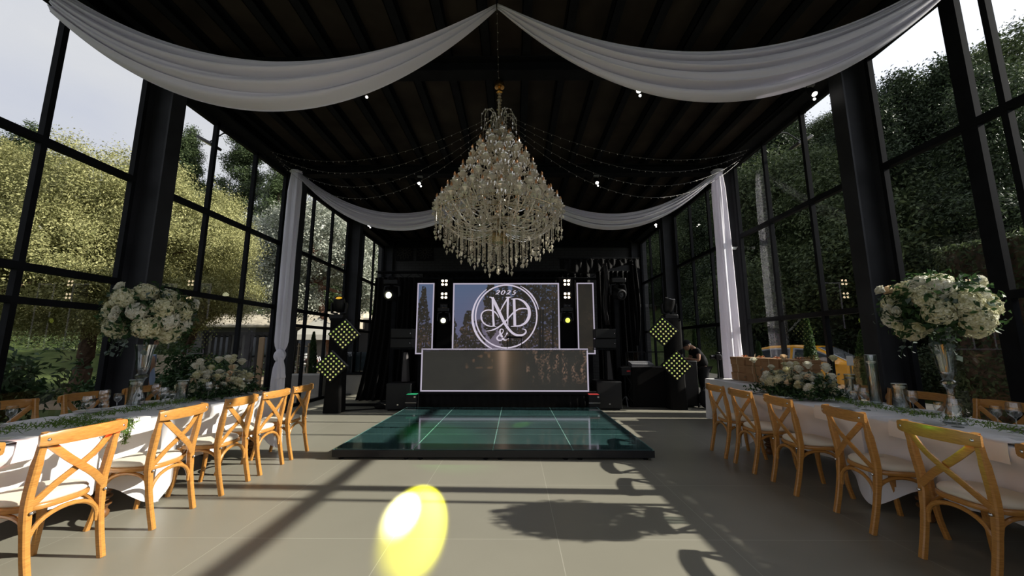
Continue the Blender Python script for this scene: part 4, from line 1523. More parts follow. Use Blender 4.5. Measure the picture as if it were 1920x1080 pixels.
moving_head('large moving head glowing pale yellow at the left drape', (-3.10, 9.55, 3.03), M_HEADY, 0.10, -0.15, hang=True, size=1.15)
moving_head('large unlit moving head under the raised right drape', (2.57, 9.55, 3.06), M_LENSOFF, 0.25, 0.30, hang=True, size=1.15)
for xx, nm, yy in ((-3.10, 'left', 9.78), (2.57, 'right', 9.78)):
    t = thing('truss_upright', 'black upright carrying the large moving head at the %s drape' % nm, 'stand', (xx, yy, 0))
    MB().bb(-0.05, 0.05, -0.05, 0.05, 0, 3.13).build('pole', M_STEEL, t, smooth=False)
    MB().bb(-0.06, 0.06, -0.33, 0.06, 3.05, 3.11).build('arm', M_STEEL, t, smooth=False)
    MB().bb(-0.3, 0.3, -0.25, 0.25, 0, 0.015).build('base_plate', M_STEEL, t, smooth=False)
t = thing('stage_truss', 'black cross bar above the LED screens', 'truss', (-0.23, 10.22, 3.2))
for dz in (0, 0.18):
    for dy in (0, 0.18):
        MB().tube([(-3.55, dy, dz), (3.55, dy, dz)], 0.022).build('chord', M_STEEL, t)
br = MB()
for k in range(28):
    x = -3.5 + k * 0.25
    br.tube([(x, 0, 0 if k % 2 else 0.18), (x + 0.25, 0, 0.18 if k % 2 else 0)], 0.009, 5)
br.build('brace', M_STEEL, t)
for x in (-3.5, 3.5):
    MB().bb(x - 0.04, x + 0.04, 0.05, 0.13, -3.2, 0).build('leg', M_STEEL, t, smooth=False)


# black drapes around the stage
def curtain(name, label, x0, x1, y, z0, z1, folds, amp, flare=0.0, yskew=0.0, seed=0):
    r = random.Random(seed)
    ph = [r.random() * 6.28 for _ in range(4)]

    def fn(u, v):
        x = x0 + (x1 - x0) * u
        z = z1 + (z0 - z1) * v
        f = math.sin(u * folds * 2 * PI + ph[0] + 0.6 * math.sin(u * 9 + ph[1])) + 0.4 * math.sin(u * folds * 3.7 + ph[2] + v * 1.5)
        xx = x + flare * (v ** 2.2) * (1 if flare > 0 else 1)* (1 - u if flare < 0 else u)
        return Vector((xx, y + yskew * u + amp * f * (0.6 + 0.5 * v), z))
    o = MB().grid(fn, int(folds * 14), 14).build(name, M_BCLOTH, angle=0, solid=0.006)
    tag(o, label, 'curtain')
    return o


curtain('stage_curtain', 'wide black pleated curtain behind the LED screens', -2.6, 2.1, 10.62, 0.02, 3.46, 26, 0.035, seed=1)
curtain('stage_curtain', 'black pleated curtain left of the stage with a hem flaring outward', -3.72, -2.5, 10.05, 0.02, 3.20, 9, 0.05, flare=-0.35, seed=2)
curtain('stage_curtain', 'black gathered curtain right of the stage under the raised corner', 2.15, 3.12, 10.0, 0.02, 3.35, 8, 0.06, flare=0.12, seed=3)


def valance(u, v):
    x = 1.15 + 2.05 * u
    z = 3.62 - 0.40 * v * (0.7 + 0.3 * math.sin(u * 5)) - 0.12 * max(0, u - 0.86) * 7 * v
    y = 9.75 - 0.10 * v + 0.035 * math.sin(u * 44 + 3 * v) * (0.4 + v) + 0.02 * math.sin(u * 90)
    return Vector((x, y, z))


o = MB().grid(valance, 110, 10).build('curtain_valance', M_BCLOTH, angle=0, solid=0.005)
tag(o, 'black swagged valance hung from a bar over the right end of the stage', 'curtain')
o = MB().tube([(1.1, 9.74, 3.63), (3.22, 9.74, 3.63)], 0.015).build('curtain_bar', M_STEEL)
tag(o, 'thin bar carrying the black valance at stage right', 'bar')
for zz in ():
    pass


def tail(u, v):
    z = 3.55 - 2.15 * v
    w = 0.16 + 0.07 * math.sin(v * 5)
    return Vector((3.02 + w * (u - 0.5) + 0.10 * v * math.sin(v * 3.0), 9.66 + 0.05 * math.sin(u * 14), z))


o = MB().grid(tail, 24, 16).build('curtain_tail', M_BCLOTH, angle=0, solid=0.005)
tag(o, 'loose black curtain tail falling beside the back door', 'curtain')
M_SHEEN = mat('satin_black_cloth', (0.030, 0.026, 0.025), 0.45, 0, 0.4)
o = MB().grid(lambda u, v: Vector((2.20 + 0.10 * u + 0.03 * math.sin(v * 7), 9.50 + 0.02 * math.sin(u * 18), 3.45 - 1.55 * v)), 16, 14).build('curtain_tail', M_SHEEN, angle=0, solid=0.005)
tag(o, 'satin black cloth strip hanging above the right loudspeaker', 'curtain')


# loudspeakers
def sub(label, x0, x1, y, h, d=0.55):
    t = thing('subwoofer', label, 'loudspeaker', ((x0 + x1) / 2, y, 0))
    w = x1 - x0
    MB().bb(-w / 2, w / 2, 0.012, d, 0.02, h).build('cabinet', M_BLACKP, t, bevel=0.015)
    gm_ = mat('speaker_grille', (0.013, 0.013, 0.013), 0.75) if 'speaker_grille' not in MATS else MATS['speaker_grille']
    MB().bb(-w / 2 + 0.02, w / 2 - 0.02, 0, 0.012, 0.05, h - 0.03).build('grille', gm_, t, smooth=False)
    MB().bb(-0.018, 0.018, -0.006, 0.0, 0.115, 0.14).build('badge', M_SCREW, t, smooth=False)
    for sx in (-1, 1):
        for yy in (0.06, d - 0.06):
            MB().lathe([(0.02, 0), (0.02, 0.02)], 8, (sx * (w / 2 - 0.06), yy, 0)).build('foot', M_BLACK, t)
    return t


sub('black subwoofer on the floor left of the stage', -2.83, -2.28, 8.60, 0.575)
sub('black subwoofer on the floor right of the stage', 1.80, 2.36, 8.75, 0.61)


def array_top(label, x0, x1, y, z0, z1):
    t = thing('line_array_speaker', label, 'loudspeaker', ((x0 + x1) / 2, y, z0))
    w, h = x1 - x0, z1 - z0
    for k in range(2):
        MB().bb(-w / 2, w / 2, 0.012, 0.30, k * h / 2 + 0.006, (k + 1) * h / 2 - 0.006).build('cabinet', M_BLACKP, t, bevel=0.012)
        MB().bb(-w / 2 + 0.015, w / 2 - 0.015, 0, 0.012, k * h / 2 + 0.02, (k + 1) * h / 2 - 0.02).build('grille', MATS['speaker_grille'], t, smooth=False)
        MB().bb(w / 2 - 0.045, w / 2 - 0.03, -0.004, 0, k * h / 2 + h * 0.24, k * h / 2 + h * 0.27).build('badge', M_SCREW, t, smooth=False)
    MB().bb(-w / 2 - 0.01, w / 2 + 0.01, 0.03, 0.27, -0.03, 0.0).build('mount_plate', M_STEEL, t, smooth=False)
    return t


array_top('two black line-array cabinets on the pole left of the stage', -2.86, -2.37, 8.85, 1.345, 1.79)
array_top('two black line-array cabinets on the pole right of the stage', 1.85, 2.33, 8.95, 1.335, 1.79)
for xx, yy, z0, nm in ((-2.60, 9.0, 0.585, 'left'), (2.10, 9.1, 0.62, 'right')):
    t = thing('speaker_pole', 'speaker pole with a grey cloth sleeve above the %s subwoofer' % nm, 'stand', (xx, yy, z0))
    MB().tube([(0, 0, 0), (0, 0, 1.305 - z0)], 0.02).build('pole', M_STEEL, t)

    def slv(u, v):
        a = 2 * PI * u
        r = 0.045 + 0.045 * v + 0.010 * math.sin(a * 5)
        return Vector((0.06 + r * math.cos(a) + 0.02 * v, r * math.sin(a), 0.66 - 0.655 * v))
    MB().grid(slv, 30, 8, True).build('sleeve', M_SCRIM if nm == 'left' else M_SHEEN, t, angle=0)

# fog machines at the stage corners
for xx, nm, c in ((-2.23, 'left', (0.05, 0.75, 0.30)), (1.685, 'right', (0.85, 0.05, 0.04))):
    t = thing('spark_machine', 'small black effect box with a %s-lit top at the %s corner of the stage' % ('green' if nm == 'left' else 'red', nm), 'machine', (xx, 8.45, 0))
    MB().bb(-0.115, 0.115, 0, 0.2, 0.02, 0.36).build('case', M_BLACKP, t, bevel=0.01)
    MB().bb(-0.12, 0.12, -0.006, 0.0, 0.19, 0.197).build('trim_strip', M_SCREW, t, smooth=False)
    MB().bb(-0.105, 0.105, 0.01, 0.19, 0.36, 0.366).build('light_top', emat('led_top_' + nm, c, 0.55), t, smooth=False)
    MB().bb(0.06, 0.10, -0.01, 0.0, 0.30, 0.33).build('nozzle', M_SCREW, t, smooth=False)
    for sx in (-0.09, 0.09):
        MB().lathe([(0.015, 0), (0.015, 0.02)], 8, (sx, 0.1, 0)).build('foot', M_BLACK, t)


# light totems with two diamond LED matrices each
def led_matrix(t, c, yaw, tilt, s=0.47, face=-1):
    p = bpy.data.objects.new('led_panel', MB().box((0, 0.04, 0), (s, 0.08, s)).mesh('led_panel', M_BLACKP, False))
    COL.objects.link(p)
    p.parent = t
    p.location = c
    p.rotation_euler = (Matrix.Rotation(yaw, 4, 'Z') @ Matrix.Rotation(tilt, 4, 'Y')).to_euler()
    for half, mt in ((0, M_LED1), (1, M_LED2)):
        m = MB()
        for i in range(6):
            for j in range(6):
                if ((i * 5 + j * 3 + (i * j) % 4) % 3 == 0) != (half == 1):
                    continue
                cx, cz = (i - 2.5) * s / 6.1, (j - 2.5) * s / 6.1
                for dx, dz in ((-1, 0), (1, 0), (0, -1), (0, 1)):
                    q = 0.0125
                    x, z = cx + dx * q, cz + dz * q
                    r = 0.0095
                    m.add([(x - r, -0.003, z), (x, -0.003, z - r), (x + r, -0.003, z), (x, -0.003, z + r)], [(0, 1, 2, 3)])
        m.build('led_cell_pattern', mt, p, smooth=False)
    e = MB().bb(-s / 2, s / 2, -0.002, 0.08, s / 2, s / 2 + 0.006).build('edge_strip', mat('grey_edge', (0.2, 0.2, 0.22), 0.4) if 'grey_edge' not in MATS else MATS['grey_edge'], p, smooth=False)
    return p


def totem(nm, x, y, w, p1, p2, tz):
    t = thing('light_totem', 'black cloth-covered light totem with two diamond LED panels on the %s' % nm, 'light totem', (x, y, 0))

    def fn(u, v):
        a = 2 * PI * u
        e = 0.35
        cx = math.copysign(abs(math.cos(a)) ** e, math.cos(a))
        cy = math.copysign(abs(math.sin(a)) ** e, math.sin(a))
        k = 1 + 0.16 * v ** 3 + 0.02 * math.sin(a * 11) * v
        return Vector((cx * w / 2 * k, cy * w / 2 * k, tz * (1 - v) + 0.004))
    MB().grid(fn, 48, 12, True).build('cloth_cover', M_BCLOTH, t, angle=30)
    MB().bb(-w / 2, w / 2, -w / 2, w / 2, tz - 0.01, tz + 0.02).build('top_plate', M_STEEL, t, smooth=False)
    led_matrix(t, p1[0], p1[1], PI / 4 + p1[2])
    led_matrix(t, p2[0], p2[1], PI / 4 + p2[2])
    return t


totem('left', -3.86, 8.45, 0.32, ((0.20, -0.22, 1.635), 0.12, 0.03), ((-0.015, -0.26, 0.965), 0.10, -0.02), 1.95)
totem('right', 3.62, 8.95, 0.34, ((-0.30, -0.26, 1.715), -0.10, -0.02), ((-0.06, -0.30, 0.96), -0.10, 0.03), 1.98)
moving_head('moving head with an amber glow on top of the left light totem', (-3.90, 8.45, 1.975), M_LENSAMB, -1.0, 0.2, size=1.0)
moving_head('dark moving head on top of the right light totem', (3.58, 8.95, 2.005), M_LENSOFF, -1.2, 0.4, size=1.0)

# operator's draped table, mixer and cases at stage right
t = thing('draped_table', 'black draped table behind the right light totem', 'table', (3.20, 9.46, 0))


def tskirt(u, v):
    a = 2 * PI * u
    e = 0.25
    cx = math.copysign(abs(math.cos(a)) ** e, math.cos(a))
    cy = math.copysign(abs(math.sin(a)) ** e, math.sin(a))
    k = 1 + 0.05 * v + 0.015 * math.sin(a * 17) * v
    return Vector((cx * 0.55 * k, cy * 0.30 * k, 0.89 - 0.885 * v))


MB().grid(tskirt, 80, 8, True).build('skirt', M_BCLOTH, t, angle=30)
MB().bb(-0.55, 0.55, -0.30, 0.30, 0.885, 0.90).build('tabletop', M_BLACK, t, smooth=False)
t = thing('mixing_console', 'grey mixing console on the black draped table', 'mixer', (3.00, 9.38, 0.905))
MB().box((0, 0, 0.06), (0.52, 0.34, 0.07), Matrix.Rotation(0.18, 3, 'X')).build('body', mat('mixer_grey', (0.16, 0.16, 0.17), 0.5), t, bevel=0.01)
kn = MB()
for i in range(12):
    for j in range(4):
        kn.lathe([(0.009, 0), (0.008, 0.016)], 6, (-0.22 + i * 0.04, -0.10 + j * 0.055, 0.083 + (-0.10 + j * 0.055) * 0.18))
kn.build('knob', M_SCREW, t)
MB().bb(-0.27, 0.27, -0.185, -0.165, 0.0, 0.035).build('front_lip', M_SCREW, t, smooth=False)
t = thing('acrylic_screen', 'clear acrylic guard with a black frame standing on the draped table', 'screen', (3.22, 9.66, 0.902))
f = MB()
f.bb(-0.50, 0.50, -0.012, 0.012, 0.33, 0.355).bb(-0.50, -0.475, -0.012, 0.012, 0, 0.355).bb(0.475, 0.50, -0.012, 0.012, 0, 0.355).bb(-0.012, 0.012, -0.012, 0.012, 0, 0.355)
f.build('frame', M_STEEL, t, smooth=False)
MB().add([(-0.48, 0, 0.0), (0.48, 0, 0.0), (0.48, 0, 0.34), (-0.48, 0, 0.34)], [(0, 1, 2, 3)]).build('pane', M_GLASS, t, smooth=False)
t = thing('equipment_stand', 'metal equipment stand with cables between the right subwoofer and the draped table', 'stand', (2.56, 9.20, 0))
MB().tube([(0, 0, 0.10), (0, 0, 0.85)], 0.018).build('post', M_STEEL, t)
for k in range(3):
    a = k * 2.1 + 0.5
    MB().tube([(0, 0, 0.25), (0.18 * math.cos(a), 0.16 * math.sin(a), 0.012)], 0.012).build('leg', mat('stand_metal', (0.30, 0.30, 0.31), 0.35, 0.8) if 'stand_metal' not in MATS else MATS['stand_metal'], t)
MB().bb(-0.10, 0.12, -0.10, 0.10, 0.72, 0.90).build('rack_unit', M_BLACKP, t, bevel=0.01)
MB().bb(0.02, 0.10, -0.112, -0.1, 0.80, 0.83).build('red_tag', mat('red_plastic', (0.55, 0.03, 0.03), 0.4), t, smooth=False)
MB().tube(catmull([(0.0, -0.1, 0.72), (0.10, -0.14, 0.5), (0.02, -0.12, 0.3), (0.14, -0.15, 0.1)], 6), 0.010).build('cable', M_BLACK, t)
fc = thing('flight_case', 'tall black flight case right of the light totem', 'case', (4.05, 9.28, 0))
MB().bb(-0.19, 0.17, -0.17, 0.20, 0.03, 1.05).build('body', M_BLACKP, fc, bevel=0.012)
for sx in (-0.17, 0.15):
    for sy in (-0.15, 0.18):
        MB().ball((sx, sy, 0.025), 0.025, 8, 6).build('caster', M_BLACK, fc)
MB().bb(0.165, 0.18, -0.05, 0.08, 0.55, 0.66).build('latch', M_SCREW, fc, smooth=False)
# floor cable and cloth heap by the left drape
o = MB().sweep(catmull([(-3.75, 8.6, 0.012), (-3.3, 8.75, 0.012), (-2.9, 9.0, 0.012), (-2.75, 9.3, 0.012)], 6), 0.10, 0.02, n=6).build('floor_cable', M_BLACK)
tag(o, 'black cable run on the floor between the left light totem and the subwoofer', 'cable')
o = MB().bb(-0.42, 0.42, -0.07, 0.07, 0.0, 0.055).build('base_weight', M_BLACK, loc=(-3.60, 9.30, 0.0), bevel=0.01)
tag(o, 'flat black base weight on the floor at the foot of the left curtain', 'weight')
o = MB().ball((0, 0, 0.05), 0.12, 10, 6, (1.3, 0.8, 0.42)).build('cloth_bundle', M_BCLOTH, loc=(-3.0, 8.85, 0.0))
tag(o, 'crumpled black cloth bundle on the floor beside the left subwoofer', 'cloth')

# glass fronted counter in the far left corner
t = thing('reception_counter', 'low grey counter with glass panels in the far left corner', 'counter', (-4.35, 11.4, 0))
MB().bb(-0.62, 0.75, 0, 0.5, 0, 0.56).build('base', MATS['grey_plaster'], t, smooth=False)
MB().bb(-0.64, 0.77, -0.03, 0.53, 0.56, 0.62).build('top', M_STEEL, t, smooth=False)
MB().add([(-0.60, 0.05, 0.62), (0.72, 0.05, 0.62), (0.72, 0.05, 1.22), (-0.60, 0.05, 1.22)], [(0, 1, 2, 3)]).build('glass_panel', thin_glass('counter_glass', (0.62, 0.70, 0.74), 0, 1.6), t, smooth=False)
MB().bb(-0.60, 0.72, 0.4, 0.44, 0.64, 1.2).build('back_panel', mat('pale_blue_panel', (0.20, 0.25, 0.30), 0.6), t, smooth=False)
for x in (-0.2, 0.25):
    MB().bb(x - 0.01, x + 0.01, 0.03, 0.06, 0.62, 1.22).build('glazing_post', M_STEEL, t, smooth=False)
MB().bb(0.10, 0.14, -0.05, 0.0, 0.62, 0.85).build('card_stand', M_BLACK, t, smooth=False)

# fretwork vents and conduits on the back wall
for k, x in enumerate((-4.35, -3.55)):
    t = thing('lattice_panel', 'dark fretwork panel high on the back wall, %s' % ('farther from the stage' if k == 0 else 'above the left curtain'), 'panel', (x, YB - 0.03, 5.05), 0)
    MB().bb(-0.33, 0.33, -0.01, 0.02, -0.36, 0.36).build('backing', M_BLACK, t, smooth=False)
    m = MB()
    for a in range(12):
        th = a * PI / 6
        m.sweep(catmull([(0.05 * math.cos(th), -0.02, 0.05 * math.sin(th)), (0.18 * math.cos(th + 0.3), -0.02, 0.18 * math.sin(th + 0.3)), (0.31 * math.cos(th), -0.02, 0.31 * math.sin(th))], 5), 0.016, 0.010, up=(0, 1, 0), n=4)
        m.sweep(catmull([(0.05 * math.cos(th), -0.02, 0.05 * math.sin(th)), (0.18 * math.cos(th - 0.3), -0.02, 0.18 * math.sin(th - 0.3)), (0.31 * math.cos(th), -0.02, 0.31 * math.sin(th))], 5), 0.016, 0.010, up=(0, 1, 0), n=4)
    m.build('fretwork', mat('bronze_fret', (0.05, 0.045, 0.035), 0.5) if 'bronze_fret' not in MATS else MATS['bronze_fret'], t)
t = thing('conduit', 'pale conduit with junction boxes on the back wall by the right glass', 'conduit', (4.62, YB - 0.03, 2.92))
mc = mat('conduit_grey', (0.45, 0.45, 0.45), 0.5)
MB().tube([(-0.85, 0, 0), (0.10, 0, 0)], 0.016).build('pipe', mc, t)
MB().tube([(0.16, 0, -0.05), (0.16, 0, -0.95)], 0.016).build('pipe', mc, t)
MB().tube([(0.12, 0, 0.05), (0.12, 0, 0.75)], 0.012).build('pipe', mc, t)
for x, z in ((-0.02, 0.0), (0.15, 0.0), (0.10, 0.80)):
    MB().bb(x - 0.055, x + 0.055, -0.04, 0.02, z - 0.055, z + 0.055).build('junction_box', mc, t, smooth=False)
t = thing('security_camera', 'small white security camera on the right glass wall mullion', 'camera', (4.80, 8.20, 3.50))
MB().tube([(0.05, 0, 0.03), (-0.02, -0.02, 0.0)], 0.012).build('bracket', M_WHITEP, t)
MB().tube([(-0.0, 0.0, 0.0), (-0.17, -0.10, -0.025)], 0.035, 12).build('housing', M_WHITEP, t)

# ceiling spots
for x, y, z, lab in ((-2.18, 5.1, 5.20, 'track spot under the near roof beam, left of the chandelier'), (1.775, 5.1, 5.20, 'track spot under the near roof beam, right of the chandelier'),
                     (-2.16, 8.25, 5.20, 'track spot under the far roof beam, left of the chandelier'), (1.84, 8.25, 5.20, 'track spot under the far roof beam, right of the chandelier'),
                     (-4.45, 11.3, 5.20, 'track spot near the far end of the left glass wall'), (4.25, 11.3, 5.20, 'track spot near the far end of the right glass wall'), (4.35, 5.2, 5.20, 'track spot beside the nearest right column')):
    t = thing('ceiling_spotlight', lab, 'spotlight', (x, y, z))
    MB().bb(-0.06, 0.06, -0.03, 0.03, -0.02, 0.02).build('mount', mat('spot_mount_grey', (0.25, 0.25, 0.25), 0.5) if 'spot_mount_grey' not in MATS else MATS['spot_mount_grey'], t, bevel=0.005)
    MB().tube([(-0.05, 0, -0.02), (-0.06, 0, -0.10)], 0.008).build('yoke', M_BLACKP, t)
    R = Matrix.Rotation(0.62, 3, 'X')
    b = MB().lathe([(0.045, 0.0), (0.05, 0.02), (0.05, 0.15), (0.03, 0.17)], 16)
    b.v = [tuple(R.inverted() @ Vector(v) + Vector((0, -0.07, -0.19))) for v in b.v]
    b.build('barrel', M_BLACKP, t)
    b = MB().lathe([(1e-6, -0.006), (0.030, -0.005), (0.036, 0.0)], 16)
    b.v = [tuple(R.inverted() @ Vector(v) + Vector((0, -0.07, -0.19))) for v in b.v]
    b.build('lens', M_SPOTL, t)
    MB().ball((0.03, -0.02, -0.235), 0.018, 10, 8).build('pilot_lamp', M_SPOTL, t)


# projected light: heads that are lit throw it
def spot(name, src, dst, col, energy, deg, blend=0.4, rad=0.03):
    d = bpy.data.lights.new(name, 'SPOT')
    d.energy = energy
    d.color = col
    d.spot_size = math.radians(deg)
    d.spot_blend = blend
    d.shadow_soft_size = rad
    o = bpy.data.objects.new(name, d)
    COL.objects.link(o)
    o.location = src
    o.rotation_euler = (Vector(dst) - Vector(src)).to_track_quat('-Z', 'Y').to_euler()
    return o


for x, y in ((-2.18, 5.1), (1.775, 5.1), (-2.16, 8.25), (1.84, 8.25)):
    spot('track_spot_light', (x, y - 0.10, 4.97), (-0.22, 5.1, 3.3), (1.0, 0.88, 0.72), 60, 42, 0.6, 0.035)
spot('yellow_beam', (-1.84, 9.44, 2.03), (-0.83, 3.38, 0.0), (1.0, 0.95, 0.03), 2700, 4.9, 0.5)
spot('yellow_beam_core', (-1.84, 9.44, 2.03), (-0.97, 3.50, 0.0), (1.0, 0.93, 0.45), 15000, 2.9, 1.0)
spot('green_beam', (1.30, 9.50, 2.0), (0.10, 6.55, 0.12), (0.65, 1.0, 0.05), 1400, 5.0, 0.8)
spot('green_wash', (-3.1, 9.3, 2.6), (-1.15, 5.9, 0.12), (0.10, 1.0, 0.10), 900, 16, 1.0)
spot('red_beam', (3.4, 8.8, 2.45), (-2.80, 2.72, 0.84), (1.0, 0.08, 0.02), 5000, 3.4, 0.9)
spot('green_chair_beam', (-3.8, 8.3, 2.45), (2.72, 2.55, 0.80), (0.25, 1.0, 0.05), 420, 3.6, 0.9)

# ================================================================== CHAIRS
def make_chair():
    root = bpy.data.objects.new('cross_back_chair', None)
    COL.objects.link(root)
    for s in (-1, 1):
        MB().sweep(catmull([(-0.285, s * 0.195, 0.0), (-0.235, s * 0.198, 0.22), (-0.205, s * 0.202, 0.46), (-0.225, s * 0.206, 0.66), (-0.262, s * 0.210, 0.885)], 5),
                   [0.038] * 8 + [0.044] * 9 + [0.040] * 4, [0.042] * 8 + [0.050] * 9 + [0.036] * 4, up=(1, 0, 0), square=0.7).build('back_leg', M_WOOD, root)
        MB().sweep(catmull([(0.155, s * 0.175, 0.43), (0.165, s * 0.182, 0.28), (0.180, s * 0.188, 0.13), (0.205, s * 0.200, 0.0)], 5),
                   [0.050, 0.048, 0.046, 0.044, 0.042, 0.041, 0.040, 0.039, 0.038, 0.037, 0.036, 0.036, 0.036, 0.036, 0.036, 0.038], None, up=(1, 0, 0), square=0.5).build('front_leg', M_WOOD, root)
    # bent top rail, outside the posts
    pts = [(-0.268 - 0.048 * (1 - (t / 0.245) ** 2), t, 0.845 + 0.004 * (1 - (t / 0.245) ** 2)) for t in [-0.245 + 0.49 * k / 16 for k in range(17)]]
    MB().sweep(pts, 0.027, [0.066] + [0.078] * 2 + [0.085] * 11 + [0.078] * 2 + [0.066], up=(0, 0, 1), square=0.75).build('top_rail', M_WOOD, root)
    # the cross
    for s in (-1, 1):
        off = 0.008 * s
        p = catmull([(-0.252 + off, -s * 0.185, 0.815), (-0.268 + off, -s * 0.09, 0.715), (-0.262 + off, 0.0, 0.640), (-0.245 + off, s * 0.10, 0.560), (-0.222, s * 0.200, 0.462)], 5)
        MB().sweep(p, 0.044, 0.014, up=(1, 0, 0.15), square=0.7).build('cross_slat', M_WOOD, root)
    # seat frame: a rounded trapezoid, wider in front

    def outl(k, grow=0.0):
        out = []
        for i in range(36):
            a = 2 * PI * i / 36
            cx, cy = math.cos(a), math.sin(a)
            ex = 0.62
            x = math.copysign(abs(cx) ** ex, cx) * (0.195 + grow)
            y = math.copysign(abs(cy) ** ex, cy) * (0.205 + grow + 0.018 * x / 0.2)
            out.append((x * k - 0.015, y * k))
        return out
    MB().prism(outl(1.0, 0.006), 0.418, 0.452, 0.010).build('seat_frame', M_WOOD, root)
    c = MB()
    rings = []
    for z, k in ((0.450, 0.93), (0.462, 0.985), (0.475, 0.985), (0.489, 0.93), (0.497, 0.76), (0.501, 0.45), (0.502, 0.05)):
        rings.append([(x, y, z) for x, y in outl(k)])
    loft(c, rings).build('seat_cushion', M_CUSH, root, angle=60)
    # bent-wood arches below the seat
    def arch(a, b, za=0.235, zt=0.405, inset=0.0):
        P = []
        for k in range(15):
            th = PI * k / 14
            q = 0.5 - 0.5 * math.cos(th)
            P.append((a[0] + (b[0] - a[0]) * q, a[1] + (b[1] - a[1]) * q, za + (zt - za) * math.sin(th) ** 0.75))
        return P
    fl_, fr_, bl_, br_ = (0.163, 0.168), (0.163, -0.168), (-0.222, 0.185), (-0.222, -0.185)
    for a, b in ((fl_, fr_), (bl_, br_), (fl_, bl_), (fr_, br_)):
        MB().tube(arch(a, b), 0.0138, 8).build('arch_brace', M_WOOD, root)
    for s in (-1, 1):
        for (x, y, z) in ((-0.290, s * 0.212, 0.845), (-0.242, s * 0.200, 0.43)):
            MB().ball((x, y, z), 0.011, 8, 5, (0.8, 1, 1)).build('screw', M_SCREW, root)
    return root


chair0 = make_chair()
used = [False]


def place_chair(x, y, rz, label, group):
    if not used[0]:
        c = chair0
        used[0] = True
    else:
        c = copy_tree(chair0)
    c.location = (x, y, 0)
    c.rotation_euler = (0, 0, rz)
    tag(c, label, 'chair', group)
    return c


LAB = {(-1, 0): 'honey wooden cross-back chair on the left, last of its row and nearest the dance floor',
       (-1, 1): 'second honey wooden cross-back chair from the dance floor in the left aisle row',
       (-1, 2): 'third honey wooden cross-back chair from the dance floor in the left aisle row',
       (-1, 3): 'honey wooden cross-back chair fully in view nearest the camera on the left',
       (-1, 4): 'wooden cross-back chair on the left with its top rail lit orange-red',
       (-1, 5): 'wooden cross-back chair at the near end of the left row, beyond the orange-lit one',
       (1, 0): 'wooden cross-back chair on the right, last of its row and nearest the gift table',
       (1, 1): 'second wooden cross-back chair from the gift table in the right aisle row',
       (1, 2): 'middle wooden cross-back chair of the right aisle row, facing the low flowers',
       (1, 3): 'wooden cross-back chair on the right standing before the hanging cloth corner',
       (1, 4): 'wooden cross-back chair on the right with its top rail lit green',
       (1, 5): 'wooden cross-back chair at the near end of the right row, beyond the green-lit one'}
for k, (y, a, dx) in enumerate(((5.18, 0.03, 0.0), (4.62, -0.02, 0.0), (4.03, 0.04, 0.0), (3.36, 0.03, 0.02), (2.60, -0.03, 0.0), (1.93, 0.0, 0.0))):
    place_chair(-3.065 - dx, y, PI + a, LAB[(-1, k)], 'chairs along the aisle side of the left table')
for k, (y, a, dx) in enumerate(((5.27, -0.05, -0.02), (4.70, -0.03, -0.02), (4.05, -0.10, 0.0), (3.30, -0.12, 0.04), (2.62, 0.0, 0.05), (1.95, 0, 0.03))):
    place_chair(2.945 + dx, y, a, LAB[(1, k)], 'chairs along the aisle side of the right table')
FARL = ['behind the low flowers', 'behind the glass cylinder', 'behind the trumpet vase', 'nearest the camera']
for k, y in enumerate((4.98, 4.32, 3.66, 3.0)):
    place_chair(-4.47, y, 0.0, 'wooden cross-back chair on the window side of the left table, ' + FARL[k], 'chairs on the window side of the left table')
FARR = ['behind the mid-height glass cylinder', 'behind the short glass cylinder', 'behind the trumpet vase', 'nearest the camera']
for k, y in enumerate((5.02, 4.38, 3.72, 3.06)):
    place_chair(4.265, y, PI, 'wooden cross-back chair on the window side of the right table, ' + FARR[k], 'chairs on the window side of the right table')

# ================================================================== TABLES AND CLOTHS
TZ = 0.760


def table(label, x0, x1, y0, y1, leg_in=0.21):
    t = thing('banquet_table', label, 'table', ((x0 + x1) / 2, (y0 + y1) / 2, 0))
    w, l = x1 - x0, y1 - y0
    MB().bb(-w / 2, w / 2, -l / 2, l / 2, TZ - 0.035, TZ).build('tabletop', M_DWOOD, t, bevel=0.005)
    prof = [(0.035, 0), (0.05, 0.02), (0.05, 0.05), (0.035, 0.07)]
    for k in range(7):
        z = 0.09 + k * 0.055
        prof += [(0.040, z), (0.058, z + 0.014), (0.058, z + 0.030), (0.040, z + 0.044)]
    prof += [(0.045, 0.50), (0.06, 0.55), (0.06, 0.71)]
    for sx in (-1, 1):
        for sy in (-1, 1):
            MB().lathe(prof, 16, (sx * (w / 2 - leg_in), sy * (l / 2 - leg_in), 0)).build('leg', M_DWOOD, t)
    MB().bb(-w / 2 + 0.1, w / 2 - 0.1, -l / 2 + 0.1, l / 2 - 0.1, TZ - 0.1, TZ - 0.036).build('apron', M_DWOOD, t, smooth=False)
    return t


